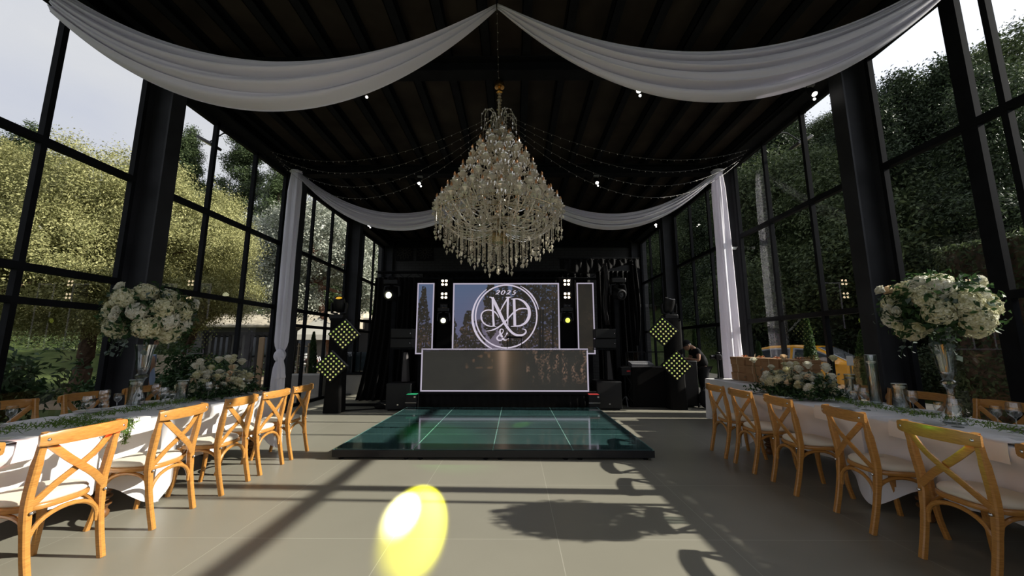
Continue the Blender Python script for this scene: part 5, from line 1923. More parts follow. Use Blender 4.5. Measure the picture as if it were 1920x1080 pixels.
def cloth(label, x0, x1, y0, y1, z=TZ + 0.006, hem=0.27, corner=0.03, seed=0, folds=40, flare=0.05, press=None):
    r = random.Random(seed)
    ph = [r.random() * 6.28 for _ in range(6)]
    w, l = x1 - x0, y1 - y0
    per = []
    n_l, n_s = 90, 50
    for k in range(n_s):
        per.append((x0 + w * k / n_s, y0, 0, -1))
    for k in range(n_l):
        per.append((x1, y0 + l * k / n_l, 1, 0))
    for k in range(n_s):
        per.append((x1 - w * k / n_s, y1, 0, 1))
    for k in range(n_l):
        per.append((x0, y1 - l * k / n_l, -1, 0))
    cor = [(x0, y0), (x1, y0), (x1, y1), (x0, y1)]
    N = len(per)
    cx, cy = (x0 + x1) / 2, (y0 + y1) / 2
    m = MB()
    rows = [0, 0.012, 0.04, 0.10, 0.2, 0.32, 0.45, 0.58, 0.7, 0.8, 0.9, 1.0]
    s = 0.0
    for v in rows:
        s = 0.0
        for k, (x, y, nx_, ny_) in enumerate(per):
            d, c = min((math.hypot(x - c[0], y - c[1]), c) for c in cor)
            kc = max(0.0, 1 - d / 0.34)
            kc = kc * kc * (3 - 2 * kc)
            h = hem + (corner - hem) * kc
            u = 2 * PI * k / N
            f = math.sin(u * folds / 2 + ph[0] + 0.7 * math.sin(u * 5 + ph[1])) * 0.55 + math.sin(u * folds / 1.27 + ph[2]) * 0.25
            amp = 0.024 * v ** 0.8
            dxn, dyn = c[0] - cx, c[1] - cy
            L = math.hypot(dxn, dyn)
            out = 0.004 + (0.006 if v > 0 else 0) + amp * (f + 0.25) * (1 - 0.4 * kc)
            fl2 = flare * kc * v
            zz = z - (z - h) * v if v > 0.011 else z
            if press and nx_ == press[0]:                        # seats push the cloth in under the table edge
                q = max(0.0, min(1.0, (v - 0.12) / 0.25))
                q = q * q * (3 - 2 * q)
                out -= (0.045 + 0.075 * max(math.exp(-(abs(y - yc) / 0.25) ** 4) for yc in press[1])) * q * (1 - 0.6 * kc)
            m.v.append((x + nx_ * out + dxn / L * fl2 + 0.05 * 0, y + ny_ * out + dyn / L * fl2, zz - (0.004 if v == 0.012 else 0)))
    for i in range(len(rows) - 1):
        for k in range(N):
            k2 = (k + 1) % N
            m.f.append((i * N + k, i * N + k2, (i + 1) * N + k2, (i + 1) * N + k))
    m.f.append(tuple(range(N))[::-1])
    m.f = [f[::-1] for f in m.f]
    o = m.build('tablecloth', M_CLOTH, angle=55)
    tag(o, label, 'tablecloth')
    return o


XA, XB = -4.22, -3.20     # left tables
XC, XD = 3.12, 4.04       # right tables
table('long banquet table on the left near the dance floor, under a white cloth', XA, XB, 3.66, 5.40)
table('long banquet table on the left nearest the camera, under a white cloth', XA, XB, 1.75, 3.58)
cloth('white tablecloth on the far left banquet table', XA, XB, 3.66, 5.40, seed=1, press=(1, (5.18, 4.62, 4.03, 3.36)))
cloth('white tablecloth on the near left banquet table', XA, XB, 1.75, 3.58, seed=2, press=(1, (3.36, 2.60, 1.93)))
table('long banquet table on the right near the gift table, under a white cloth', XC, XD, 3.66, 5.52)
table('long banquet table on the right nearest the camera, under a white cloth', XC, XD, 1.75, 3.58)
cloth('white tablecloth on the far right banquet table', XC, XD, 3.66, 5.52, seed=3, press=(-1, (5.27, 4.70, 4.05)))
cloth('white tablecloth on the near right banquet table', XC, XD, 1.75, 3.58, seed=4, press=(-1, (3.30, 2.62, 1.95)))
table('gift table under a white cloth, behind the right banquet tables', 3.72, 4.46, 5.68, 7.72)
cloth('white tablecloth falling to the floor from the gift table', 3.72, 4.46, 5.68, 7.72, hem=0.04, corner=0.015, seed=5, flare=0.02)
TT = TZ + 0.010            # cloth surface

# ---- table settings
wine_big = MB().lathe([(0.036, 0.0), (0.036, 0.003), (0.006, 0.008), (0.0045, 0.05), (0.0045, 0.095), (0.012, 0.105), (0.034, 0.125), (0.043, 0.155), (0.040, 0.195), (0.035, 0.215)], 18)
wine_big.f.pop()
wine_small = MB().lathe([(0.032, 0.0), (0.032, 0.003), (0.005, 0.008), (0.004, 0.04), (0.004, 0.080), (0.010, 0.09), (0.027, 0.108), (0.033, 0.135), (0.031, 0.170)], 18)
wine_small.f.pop()
me_wb, me_ws = wine_big.mesh('wine_glass', M_WINE), wine_small.mesh('water_goblet', M_WINE)
me_pl = MB().lathe([(0.085, 0.0), (0.095, 0.004), (0.135, 0.014), (0.137, 0.017), (0.095, 0.009), (0.001, 0.008)], 28).mesh('dinner_plate', M_PLATE)


def napkin_mesh():
    m = MB()

    def fn(u, v):
        w = 0.075
        if u < 0.35:
            q = u / 0.35
            return Vector((0.13 * (1 - q), (v - 0.5) * 2 * w * (0.9 + 0.1 * q), 0.012 + 0.004 * math.sin(v * 9)))
        q = (u - 0.35) / 0.65
        return Vector((-0.022 - 0.006 * math.sin(q * 3), (v - 0.5) * 2 * w * (1.0 + 0.10 * q) + 0.008 * q, 0.010 - 0.13 * q))
    m.grid(fn, 14, 6)
    return m.mesh('napkin', M_NAPKIN, True, 0)


me_np = napkin_mesh()
rng = np.random.default_rng(401)
for nm, xe, sg, ys in (('left', XB, 1, (5.18, 4.62, 4.03, 3.36, 2.60, 1.98)), ('right', XC, -1, (5.27, 4.70, 4.05, 3.25, 2.62, 2.0)),
                       ('left', XA, -1, (4.98, 4.32, 3.80, 3.0)), ('right', XD, 1, (5.02, 4.38, 3.82, 3.06))):
    for k, y in enumerate(ys):
        near = (nm == 'left') == (sg == 1)
        x = xe - sg * 0.155
        p = inst('dinner_plate', me_pl, None, (x, y, TT))
        tag(p, 'white dinner plate laid on the %s banquet tables' % nm, 'plate', 'plates on the %s tables' % nm)
        if near:
            n_ = inst('napkin', me_np, None, (xe - sg * 0.005, y + 0.02, TT + 0.012), (0, 0, PI if sg > 0 else 0))
            tag(n_, 'white folded napkin hanging over the aisle edge of the %s tables' % nm, 'napkin', 'napkins on the %s tables' % nm)
        gx = xe - sg * 0.34
        o = inst('wine_glass', me_wb, None, (gx + 0.02 * rng.normal() * 0.5, y - 0.09, TT), sc=1.0)
        tag(o, 'clear large stemmed wine glass on the %s banquet tables' % nm, 'wine glass', 'wine glasses on the %s tables' % nm)
        o = inst('water_goblet', me_ws, None, (gx - sg * 0.005, y + 0.03, TT))
        tag(o, 'clear small stemmed goblet on the %s banquet tables' % nm, 'goblet', 'goblets on the %s tables' % nm)


# ---- cylinder vases with floating candles
def cylinder(label, x, y, h, r=0.05):
    t = thing('cylinder_vase', label, 'vase', (x, y, TT))
    g_ = MB().lathe([(r * 0.98, 0), (r, 0.004), (r, h), (r - 0.004, h), (r - 0.005, 0.018), (1e-6, 0.016)], 28)
    g_.build('glass', M_VASE, t)
    ri = MB()
    for zz, tt in ((h, 0.0022), (0.010, 0.003)):
        ri.tube([((r - 0.002) * math.cos(a), (r - 0.002) * math.sin(a), zz) for a in [2 * PI * k / 32 for k in range(33)]], tt, 5)
    ri.build('rim', M_RIM, t)
    MB().lathe([(r - 0.006, 0.019), (r - 0.006, h * 0.84), (1e-6, h * 0.84)], 24).build('water', M_WATER, t)
    MB().lathe([(1e-6, 0), (r * 0.62, 0.0), (r * 0.80, 0.016), (r * 0.76, 0.026), (0.006, 0.020), (0.001, 0.018)], 20, (0, 0, h * 0.84 - 0.008)).build('floating_candle', M_CANDLE, t)
    MB().tube([(0, 0, h * 0.84 + 0.01), (0.002, 0, h * 0.84 + 0.026)], 0.0016, 5).build('wick', M_BLACK, t)
    return t


cylinder('tallest glass cylinder with a floating candle on the right table', 3.865, 4.28, 0.53, 0.052)
cylinder('mid-height glass cylinder with a floating candle beside the right low flowers', 3.885, 4.60, 0.30, 0.052)
cylinder('short glass cylinder with a floating candle, nearest on the right table', 3.86, 4.00, 0.25, 0.060)
cylinder('glass cylinder with a floating candle left of the left trumpet vase', -4.04, 4.16, 0.27, 0.055)
cylinder('glass cylinder with a floating candle right of the left trumpet vase', -3.74, 4.40, 0.24, 0.055)
t = thing('table_sign', 'blank white card on a thin wooden post behind the tallest glass cylinder', 'sign', (3.93, 4.62, TT))
MB().bb(-0.007, 0.007, -0.007, 0.007, 0, 0.42).build('post', MATS['pale_stake'], t, smooth=False)
MB().lathe([(0.035, 0), (0.035, 0.012)], 16).build('foot', MATS['pale_stake'], t)
MB().bb(-0.045, 0.03, -0.010, -0.007, 0.40, 0.51).build('card', M_WHITEP, t, smooth=False)


# ---- flowers
def floret(m, c, n, r, rng):
    n = Vector(n).normalized()
    a = n.cross(Vector((0.3, 0.2, 1))).normalized()
    b = n.cross(a)
    th0 = rng.random() * 6.28
    c = Vector(c)
    for k in range(4):
        th = th0 + k * PI / 2
        d = a * math.cos(th) + b * math.sin(th)
        e = a * -math.sin(th) + b * math.cos(th)
        m.add([c, c + d * r * 0.55 + e * r * 0.45 + n * r * 0.12, c + d * r + n * r * 0.02, c + d * r * 0.55 - e * r * 0.45 + n * r * 0.12], [(0, 1, 2, 3)])


def hydrangea_mesh(seed, r=0.085, m_=None):
    rng = np.random.default_rng(seed)
    m = MB()
    n = 150
    for i in range(n):
        z = 1 - 1.62 * (i + 0.5) / n
        q = math.sqrt(max(0, 1 - z * z))
        th = i * 2.39996
        d = Vector((q * math.cos(th), q * math.sin(th), z * 0.85))
        rr = r * (0.92 + 0.16 * rng.random())
        floret(m, d * rr, d + Vector(rng.normal(size=3)) * 0.25, 0.0175, rng)
    m.ball((0, 0, -0.006), r * 0.82, 10, 7, (1, 1, 0.8))
    return m.mesh('hydrangea_head', m_ or M_PETAL, False)


def rose_mesh(seed, r=0.036, m_=None):
    rng = np.random.default_rng(seed)
    m = MB()

    def petal(th, rad, h, open_, wdt):
        ca, sa = math.cos(th), math.sin(th)

        def fn(u, v):
            w = (u - 0.5) * wdt * (0.55 + 0.75 * v - 0.35 * v * v)
            rr = rad * (0.35 + 0.65 * v ** 0.6) + open_ * v ** 2 * 0.5 - abs(u - 0.5) ** 2 * rad * 0.8
            z = h * v - open_ * 0.45 * v ** 3
            return Vector((ca * rr - sa * w, sa * rr + ca * w, z))
        m.grid(fn, 4, 4)
    for ring, (n, rad, h, op, wd) in enumerate(((3, 0.20, 1.15, 0.0, 0.7), (4, 0.42, 1.12, 0.08, 0.95), (5, 0.68, 1.02, 0.30, 1.15), (6, 0.90, 0.82, 0.55, 1.25))):
        for k in range(n):
            petal(2 * PI * k / n + ring * 0.5 + rng.random() * 0.3, rad * r, h * r * 1.25, op * r, wd * r * 1.15)
    m.ball((0, 0, 0.1 * r), r * 0.42, 8, 5)
    return m.mesh('rose_head', m_ or M_PETALW, True, 0)


HY = [hydrangea_mesh(s) for s in (1, 2)] + [hydrangea_mesh(3, 0.075, M_PETALW)]
RO = [rose_mesh(s) for s in (4, 5)] + [rose_mesh(6, 0.034, M_PETAL)]
RO_P = rose_mesh(7, 0.036, M_PEACH)


def dir_euler(d, roll=0.0):
    return (Vector(d).to_track_quat('Z', 'Y').to_matrix() @ Matrix.Rotation(roll, 3, 'Z')).to_euler()


def trumpet_vase(label, x, y):
    o = MB().lathe([(0.072, 0), (0.074, 0.006), (0.060, 0.018), (0.050, 0.05), (0.056, 0.09), (0.040, 0.14), (0.026, 0.19), (0.024, 0.27), (0.036, 0.30), (0.052, 0.315), (0.052, 0.335), (0.034, 0.35),
                    (0.046, 0.38), (0.054, 0.42), (0.062, 0.50), (0.072, 0.58), (0.088, 0.64), (0.084, 0.64), (0.066, 0.57), (0.056, 0.49), (0.046, 0.41), (1e-6, 0.39)], 28, flute=lambda th: 1 + 0.03 * math.cos(12 * th)).build('trumpet_vase', M_VASE, loc=(x, y, TT))
    tag(o, label, 'vase')


def bouquet(label, x, y, seed, z=1.705):
    rng = np.random.default_rng(seed)
    t = thing('flower_bouquet', label, 'bouquet', (x, y, z))
    dirs = []
    n = 26
    for i in range(n):
        zz = 0.98 - 1.66 * (i + 0.5) / n
        q = math.sqrt(max(0, 1 - zz * zz))
        th = i * 2.39996 + seed
        dirs.append((q * math.cos(th), q * math.sin(th), zz))
    for i, d in enumerate(dirs):
        d = Vector(d) + Vector(rng.normal(size=3)) * 0.08
        d.normalize()
        R = 0.245 * (0.92 + 0.20 * rng.random())
        p = Vector((d.x * R * 1.12, d.y * R * 1.12, d.z * R * 1.0))
        if i % 4 == 3:
            for q in range(2):
                p2 = p * 1.16 + Vector(rng.normal(size=3)) * 0.03
                inst('rose', RO[i % 3] if rng.random() > 0.15 else RO_P, t, p2, dir_euler(d, i), 1.15)
        else:
            inst('hydrangea', HY[i % 3], t, p, dir_euler(d, i), 0.98 + 0.32 * rng.random())
    pts, outs = [], []
    for k in range(1900):
        d = rng.normal(size=3)
        d /= np.linalg.norm(d)
        if d[2] < -0.75:
            d[2] *= -0.3
        r = 0.12 + 0.235 * rng.random() ** 0.8
        pts.append(d * r * np.array([1.1, 1.1, 0.98]))
        outs.append(d)
    inst('foliage', leaf_cloud_mesh('foliage', np.array(pts), 0.055, M_GREEN, 0.1, 0.5, rng, outward=np.array(outs)), t)
    # sprays of grey-green leaves, some trailing
    pts = []
    st = MB()
    for k in range(16):
        th = rng.random() * 6.28
        el = -0.5 + 1.3 * rng.random()
        if k < 6:
            el = -1.0 - 0.3 * rng.random()
        d = Vector((math.cos(th) * math.cos(el), math.sin(th) * math.cos(el), math.sin(el)))
        a = d * 0.20 + (Vector((math.cos(th) * 0.12, math.sin(th) * 0.12, 0)) if k < 6 else Vector((0, 0, 0)))
        b = a + d * (0.16 + 0.06 * rng.random()) + Vector((0, 0, -0.03))
        st.tube([a, (a + b) / 2 + Vector((0, 0, 0.015)), b], 0.002, 4)
        for q in range(9):
            c = a.lerp(b, q / 8) + Vector(rng.normal(size=3)) * 0.014
            pts.append(tuple(c))
    inst('grey_foliage', leaf_cloud_mesh('grey_foliage', np.array(pts), 0.05, M_EUCA, 0.2, 0.7, rng), t)
    st.tube([(0, 0, -0.1), (0.01, 0, -0.33), (0.0, 0, -0.52)], 0.012, 6)
    st.tube([(0.03, 0.0, -0.1), (0.02, 0, -0.33), (0.015, 0, -0.52)], 0.008, 6)
    st.tube([(-0.03, 0.02, -0.1), (-0.02, 0, -0.33), (-0.01, 0, -0.52)], 0.008, 6)
    st.build('stems', M_GREEN, t)
    return t


trumpet_vase('clear trumpet vase on the left table under the tall flowers', -3.76, 3.92)
bouquet('tall round bouquet of cream hydrangeas and roses in the left trumpet vase', -3.76, 3.92, 3)
trumpet_vase('clear trumpet vase on the right table under the tall flowers', 3.60, 3.30)
bouquet('tall round bouquet of cream hydrangeas and roses in the right trumpet vase', 3.60, 3.30, 11)


def low_flowers(label, x, y0, y1, seed, wdt=0.30):
    rng = np.random.default_rng(seed)
    t = thing('low_flower_arrangement', label, 'flower arrangement', (x, (y0 + y1) / 2, TT))
    L = (y1 - y0) / 2
    st = MB()
    n = 92
    for i in range(n):
        q = (i + 0.5) / n * 2 - 1
        yy = q * L * (0.97) + rng.normal() * 0.03
        xx = rng.normal() * wdt * 0.42
        xx = max(-wdt, min(wdt, xx))
        tall = (i % 7 == 0)
        hz = (0.30 + 0.16 * rng.random()) if tall else (0.09 + 0.20 * rng.random() * (1 - abs(xx) / wdt * 0.5))
        d = Vector((xx * 1.5, rng.normal() * 0.25, 0.55 + rng.random() * 0.4)).normalized()
        p = Vector((xx, yy, hz))
        if (not tall) and i % 3 == 1:
            inst('hydrangea', HY[i % 3], t, p - Vector((0, 0, 0.02)), dir_euler(d, i), 0.66 + 0.18 * rng.random())
        else:
            me = RO_P if i % 13 == 5 else RO[i % 3]
            inst('rose', me, t, p, dir_euler(d if not tall else (d.x * 0.4, d.y * 0.4, 1), i), 1.15 + 0.35 * rng.random())
        if tall:
            st.tube([(xx * 0.6, yy, 0.02), (xx * 0.9, yy + 0.01, hz * 0.6), tuple(p)], 0.003, 5)
    st.build('stems', M_GREEN, t)
    c = []
    for k in range(2600):
        q = rng.random() * 2 - 1
        xx = rng.normal() * wdt * 0.55
        hmax = 0.27 * (1 - min(1, abs(xx) / wdt) * 0.7)
        c.append((xx, q * L * 1.05, 0.02 + hmax * rng.random()))
    inst('foliage', leaf_cloud_mesh('foliage', np.array(c), 0.055, M_GREEN, 0.4, 0.42, rng), t)
    c = [(rng.normal() * wdt * 0.5, (rng.random() * 2 - 1) * L * 1.1, 0.05 + 0.26 * rng.random()) for k in range(240)]
    inst('grey_foliage', leaf_cloud_mesh('grey_foliage', np.array(c), 0.045, M_EUCA, 0.4, 0.7, rng), t)
    return t


low_flowers('low bank of white roses and greenery along the far left table', -3.74, 4.52, 5.38, 71, 0.24)
low_flowers('low bank of white roses and greenery along the far right table', 3.54, 4.50, 5.50, 72, 0.24)


def fern(label, x, y0, y1, seed, edge=None):
    rng = np.random.default_rng(seed)
    c = []
    for k in range(1100):
        y = y0 + (y1 - y0) * rng.random()
        xx = x + rng.normal() * 0.055
        c.append((xx, y, TT + 0.022 + 0.035 * rng.random()))
    if edge is not None:
        ex, sg, ys_ = edge
        for yy in ys_:
            for k in range(260):
                q = rng.random()
                c.append((ex + sg * (0.045 + 0.02 * rng.random()), yy + rng.normal() * 0.035 * (1.2 - q), TT + 0.01 - 0.16 * q ** 1.5))
                c.append((x + (ex + sg * 0.05 - x) * rng.random(), yy + rng.normal() * 0.05, TT + 0.014 + 0.02 * rng.random()))
    o = inst('fern_runner', leaf_cloud_mesh('fern_runner', np.array(c), 0.042, M_FERN, 0.4, 0.14, rng))
    tag(o, label, 'fern runner', None, 'stuff')


fern('feathery green fern runner along the left tables, spilling over the aisle edge', -3.62, 2.6, 4.4, 81, (XB, 1, (3.10, 3.22)))
fern('feathery green fern runner along the right tables', 3.58, 2.5, 4.5, 82)

# ---- gifts
bx = MB().bb(-0.15, 0.15, -0.215, 0.215, 0, 0.135)


def gift(label, x, y, z, bow, rz=0.0):
    t = thing('gift_box', label, 'box', (x, y, z), rz, 'kraft gift boxes on the gift table')
    MB().bb(-0.150, 0.150, -0.215, 0.215, 0, 0.092).build('box', M_KRAFT, t, bevel=0.003)
    MB().bb(-0.154, 0.154, -0.219, 0.219, 0.0925, 0.138).build('lid', M_KRAFT, t, bevel=0.003)
    m = MB()
    m.bb(-0.156, 0.156, -0.012, 0.012, 0.0005, 0.1395)
    m.bb(-0.011, 0.011, -0.221, 0.221, 0.0005, 0.1397)
    m.build('ribbon', mat('kraft_ribbon', (0.52, 0.36, 0.22), 0.5) if 'kraft_ribbon' not in MATS else MATS['kraft_ribbon'], t, smooth=False)
    if bow:
        b = MB()
        for a in (0.4, 1.9, 3.5, 5.0):
            P = catmull([(0, 0, 0.142), (0.035 * math.cos(a), 0.035 * math.sin(a), 0.172), (0.062 * math.cos(a + 0.2), 0.062 * math.sin(a + 0.2), 0.158), (0.03 * math.cos(a + 0.35), 0.03 * math.sin(a + 0.35), 0.145), (0, 0, 0.143)], 4)
            b.sweep(P, 0.020, 0.003, n=6)
        for a in (1.1, 4.3):
            b.sweep([(0, 0, 0.143), (0.05 * math.cos(a), 0.05 * math.sin(a), 0.150), (0.085 * math.cos(a), 0.085 * math.sin(a), 0.143)], 0.016, 0.003, n=6)
        b.ball((0, 0, 0.148), 0.012, 8, 5)
        b.build('bow', M_RIBBON, t)


place = ['farthest from the camera', 'second from the far end', 'second from the near end', 'nearest the camera']
lev = ['bottom', 'middle', 'top']
for i in range(4):
    for j in range(3):
        jy = 0.006 * ((i * 7 + j * 5) % 3 - 1)
        gift('kraft gift box, %s of the stack %s' % (lev[j], place[i]), 4.26 + (0.02 if (i + j) % 2 else 0), 7.28 - i * 0.455 + jy, TT + 0.002 + j * 0.1405, j == 2, 0.0)
t = thing('video_camera', 'black video camera on a short stand at the far end of the gift boxes', 'camera', (3.92, 7.60, TT))
MB().tube([(0, 0, 0.012), (0, 0, 0.36)], 0.014).build('stand_post', M_BLACKP, t)
MB().lathe([(0.08, 0), (0.08, 0.012)], 16).build('stand_foot', M_BLACKP, t)
MB().bb(-0.05, 0.05, -0.07, 0.07, 0.36, 0.46).build('body', M_BLACKP, t, bevel=0.012)
b = MB().lathe([(0.035, 0), (0.042, 0.08), (0.036, 0.08), (0.03, 0.07), (1e-6, 0.06)], 14)
b.v = [(-0.05 - z, y, 0.41 + x) for x, y, z in b.v]
b.build('lens', M_BLACKP, t)
MB().ball((0.02, 0, 0.485), 0.03, 8, 6, (1.4, 1, 0.8)).build('viewfinder', M_BLACKP, t)

# ================================================================== DRAPES
def swag(label, p0, p1, sag_t, sag_b, w0, w1, depth=0.22, folds=4.5, seed=0):
    r = random.Random(seed)
    ph = [r.random() * 6.28 for _ in range(5)]
    p0, p1 = Vector(p0), Vector(p1)
    d = (p1 - p0)
    nrm = Vector((-d.y, d.x, 0)).normalized()
    if nrm.y > 0:
        nrm = -nrm

    def fn(u, v):
        b = p0.lerp(p1, u)
        k = 4 * u * (1 - u)
        zt = b.z - sag_t * k
        wl = (w0 * (1 - u) + w1 * u)
        zb = b.z - sag_b * k - wl
        vv = v + 0.035 * k ** 0.4 * math.sin(v * folds * 2 * PI + ph[1] + u * 1.3)
        z = zt + (zb - zt) * vv
        bulge = depth * k ** 0.6 * math.sin(PI * min(1, max(0, v))) * 0.8
        tight = 0.35 + 0.65 * k ** 0.5
        f = 0.042 * tight * (math.sin(v * folds * 2 * PI + ph[0] + u * 1.6) + 0.55 * math.sin(v * folds * 3.7 * PI + ph[2] - u * 2.2) + 0.25 * math.sin(v * folds * 9 + ph[3] + u * 3))
        q = b + nrm * (bulge + f)
        return Vector((q.x, q.y, z))
    o = MB().grid(fn, 90, 64).build('ceiling_swag', M_SILK, angle=0)
    sm = o.modifiers.new('solid', 'SOLIDIFY')
    sm.thickness = 0.004
    tag(o, label, 'drape')
    return o


swag('near white ceiling swag draped from the centre hook to the left glass wall', (-0.225, 4.05, 5.44), (-4.95, 3.55, 5.22), 0.86, 1.20, 0.06, 0.30, seed=1)
swag('near white ceiling swag draped from the centre hook to the right glass wall', (-0.205, 4.05, 5.44), (4.72, 3.50, 5.38), 0.86, 1.34, 0.06, 0.14, seed=2)
swag('far white swag sagging from the left vertical drape to behind the chandelier', (-0.23, 8.10, 5.20), (-4.78, 7.90, 5.20), 0.98, 1.24, 0.08, 0.10, 0.15, seed=3)
swag('far white swag sagging from the right vertical drape to behind the chandelier', (-0.19, 8.10, 5.20), (4.42, 7.92, 5.20), 0.98, 1.24, 0.08, 0.10, 0.15, seed=4)
o = MB().tube([(-0.215, 4.05, 5.62), (-0.215, 4.05, 5.42)], 0.012).build('ceiling_hook', M_STEEL)
tag(o, 'small black ceiling hook where the two near swags meet', 'hook')


def vertical(name, label, x, y, z1, z0, w_t, w_b, knot=None, seed=0):
    r = random.Random(seed)
    ph = [r.random() * 6.28 for _ in range(3)]
    t = thing(name, label, 'drape', (x, y, 0))

    def fn(u, v):
        z = z1 + (z0 - z1) * v
        a = 2 * PI * u
        w = w_t + (w_b - w_t) * v
        if knot is not None:
            dk = abs(z - knot)
            w *= 1 - 0.62 * math.exp(-(dk / 0.16) ** 2)
            if z < knot:
                w *= 1.0 - 0.18 * max(0, 1 - (knot - z) / 0.9)
        w *= 0.75 + 0.25 * min(1, v / 0.08)
        rr = 1 + 0.22 * math.sin(a * 6 + ph[0] + v * 2) + 0.10 * math.sin(a * 11 + ph[1] - v * 3)
        return Vector((math.cos(a) * w / 2 * rr, math.sin(a) * w * 0.36 * rr, z))
    MB().grid(fn, 90, 60, True).build('cloth', M_SILK, t, angle=0)
    if knot is not None:
        def kn_(u, v):
            a, p = 2 * PI * u, PI * v
            r_ = 0.112 * (1 + 0.07 * math.sin(5 * a + 7 * v) * math.sin(p))
            return Vector((0.03 + r_ * math.sin(p) * math.cos(a), -0.06 + 0.85 * r_ * math.sin(p) * math.sin(a), knot - 1.15 * r_ * math.cos(p)))
        MB().grid(kn_, 60, 20, True).build('knot', M_SILK, t, angle=0)

        def tl(u, v):
            return Vector((0.09 + (u - 0.5) * (0.10 + 0.13 * v) + 0.02 * v, -0.13 - 0.03 * math.sin(u * PI) + 0.012 * math.sin(u * 15), knot - 0.02 - 0.46 * v + 0.05 * v * u))
        MB().grid(tl, 18, 12).build('knot_tail', M_SILK, t, angle=0, solid=0.004)
    MB().lathe([(0.02, 0), (0.11, 0.02), (0.12, 0.06), (0.05, 0.09)], 16, (0, 0, z1 - 0.04), flute=lambda th: 1 + 0.12 * math.cos(9 * th)).build('gathered_top', M_SILK, t, angle=0)
    return t


vertical('vertical_drape', 'white vertical drape tied in a knot at the left far column', -4.80, 7.92, 5.16, 0.02, 0.24, 0.25, 1.20, 1)
vertical('vertical_drape', 'white vertical drape hanging straight at the right far column', 4.42, 7.96, 5.16, 0.02, 0.24, 0.36, None, 2)

# ---- fairy lights
me_bulb = MB().octa((0, 0, -0.012), 0.006, 0.012, 0.014).mesh('bulb', mat('fairy_bulb', (0.55, 0.50, 0.42), 0.3))
M_WIRE = mat('pale_wire', (0.12, 0.115, 0.10), 0.5)


def fairy(label, p0, p1, sag, n=34, group=None):
    t = thing('fairy_light_string', label, 'string lights', p0, 0, group)
    p0, p1 = Vector(p0), Vector(p1)
    P = []
    for k in range(49):
        u = k / 48
        p = p0.lerp(p1, u) - p0
        p.z -= sag * 4 * u * (1 - u)
        P.append(p)
    MB().tube(P, 0.0022, 4).build('wire', M_WIRE, t)
    for k in range(n):
        u = (k + 0.5) / n
        p = p0.lerp(p1, u) - p0
        p.z -= sag * 4 * u * (1 - u)
        inst('bulb', me_bulb, t, p, (0, 0.5 * math.sin(k * 2.1), 0))


nth = ['highest', 'second', 'third', 'lowest']
for k, (sg, dz) in enumerate(((0.45, 0.0), (0.62, -0.02), (0.82, -0.05), (0.98, -0.08))):
    fairy('%s of the four fairy light strings left of the chandelier' % nth[k], (-4.82, 7.05 + 0.12 * k, 5.19 + dz), (-0.25, 5.32 + 0.02 * k, 4.86 - 0.03 * k), sg, 34)
    fairy('%s of the four fairy light strings right of the chandelier' % nth[k], (4.57, 7.05 + 0.12 * k, 5.19 + dz), (-0.19, 5.32 + 0.02 * k, 4.86 - 0.03 * k), sg, 34)
fairy('fairy light string running from the near swag hook down to the chandelier', (-0.215, 4.09, 5.44), (-0.235, 5.0, 5.16), 0.02, 9)

# ================================================================== CHANDELIER
CHX, CHY = -0.225, 5.10
ch = thing('crystal_chandelier', 'huge tiered crystal chandelier hanging from the roof beam', 'chandelier', (CHX, CHY, 2.34))
Z0 = 2.34
MB().lathe([(0.004, 2.86), (0.060, 2.865), (0.075, 2.80), (0.070, 2.78), (0.02, 2.775), (0.018, 2.74), (0.045, 2.72), (0.045, 2.70), (0.02, 2.68)], 20).build('canopy', M_GOLD, ch)
stem_prof = [(0.006, 0.42)]
for k in range(46):
    z = 0.46 + k * 0.050
    stem_prof += [(0.018, z), (0.030 + 0.012 * (k % 3 == 0), z + 0.014), (0.018, z + 0.036)]
stem_prof += [(0.018, 2.76)]
MB().lathe(stem_prof, 10).build('stem', mat('beaded_stem', (0.42, 0.34, 0.22), 0.2, 0.4), ch)
MB().lathe([(0.02, 0.40), (0.12, 0.44), (0.14, 0.50), (0.10, 0.56), (0.05, 0.60), (0.03, 0.62)], 14).build('hub', mat('hub_gold', (0.5, 0.38, 0.2), 0.25, 0.8), ch)


def drops(m, c, r, n, lens, rng):
    for k in range(n):
        th = 2 * PI * k / n
        x, y = c[0] + r * math.cos(th), c[1] + r * math.sin(th)
        L = lens * (0.8 + 0.4 * rng.random())
        nb = max(1, int(L / 0.022))
        for q in range(nb):
            m.octa((x, y, c[2] - 0.010 - q * 0.020), 0.0065, 0.008)
        m.octa((x, y, c[2] - 0.012 - nb * 0.020 - 0.016), 0.014, 0.014, 0.036)


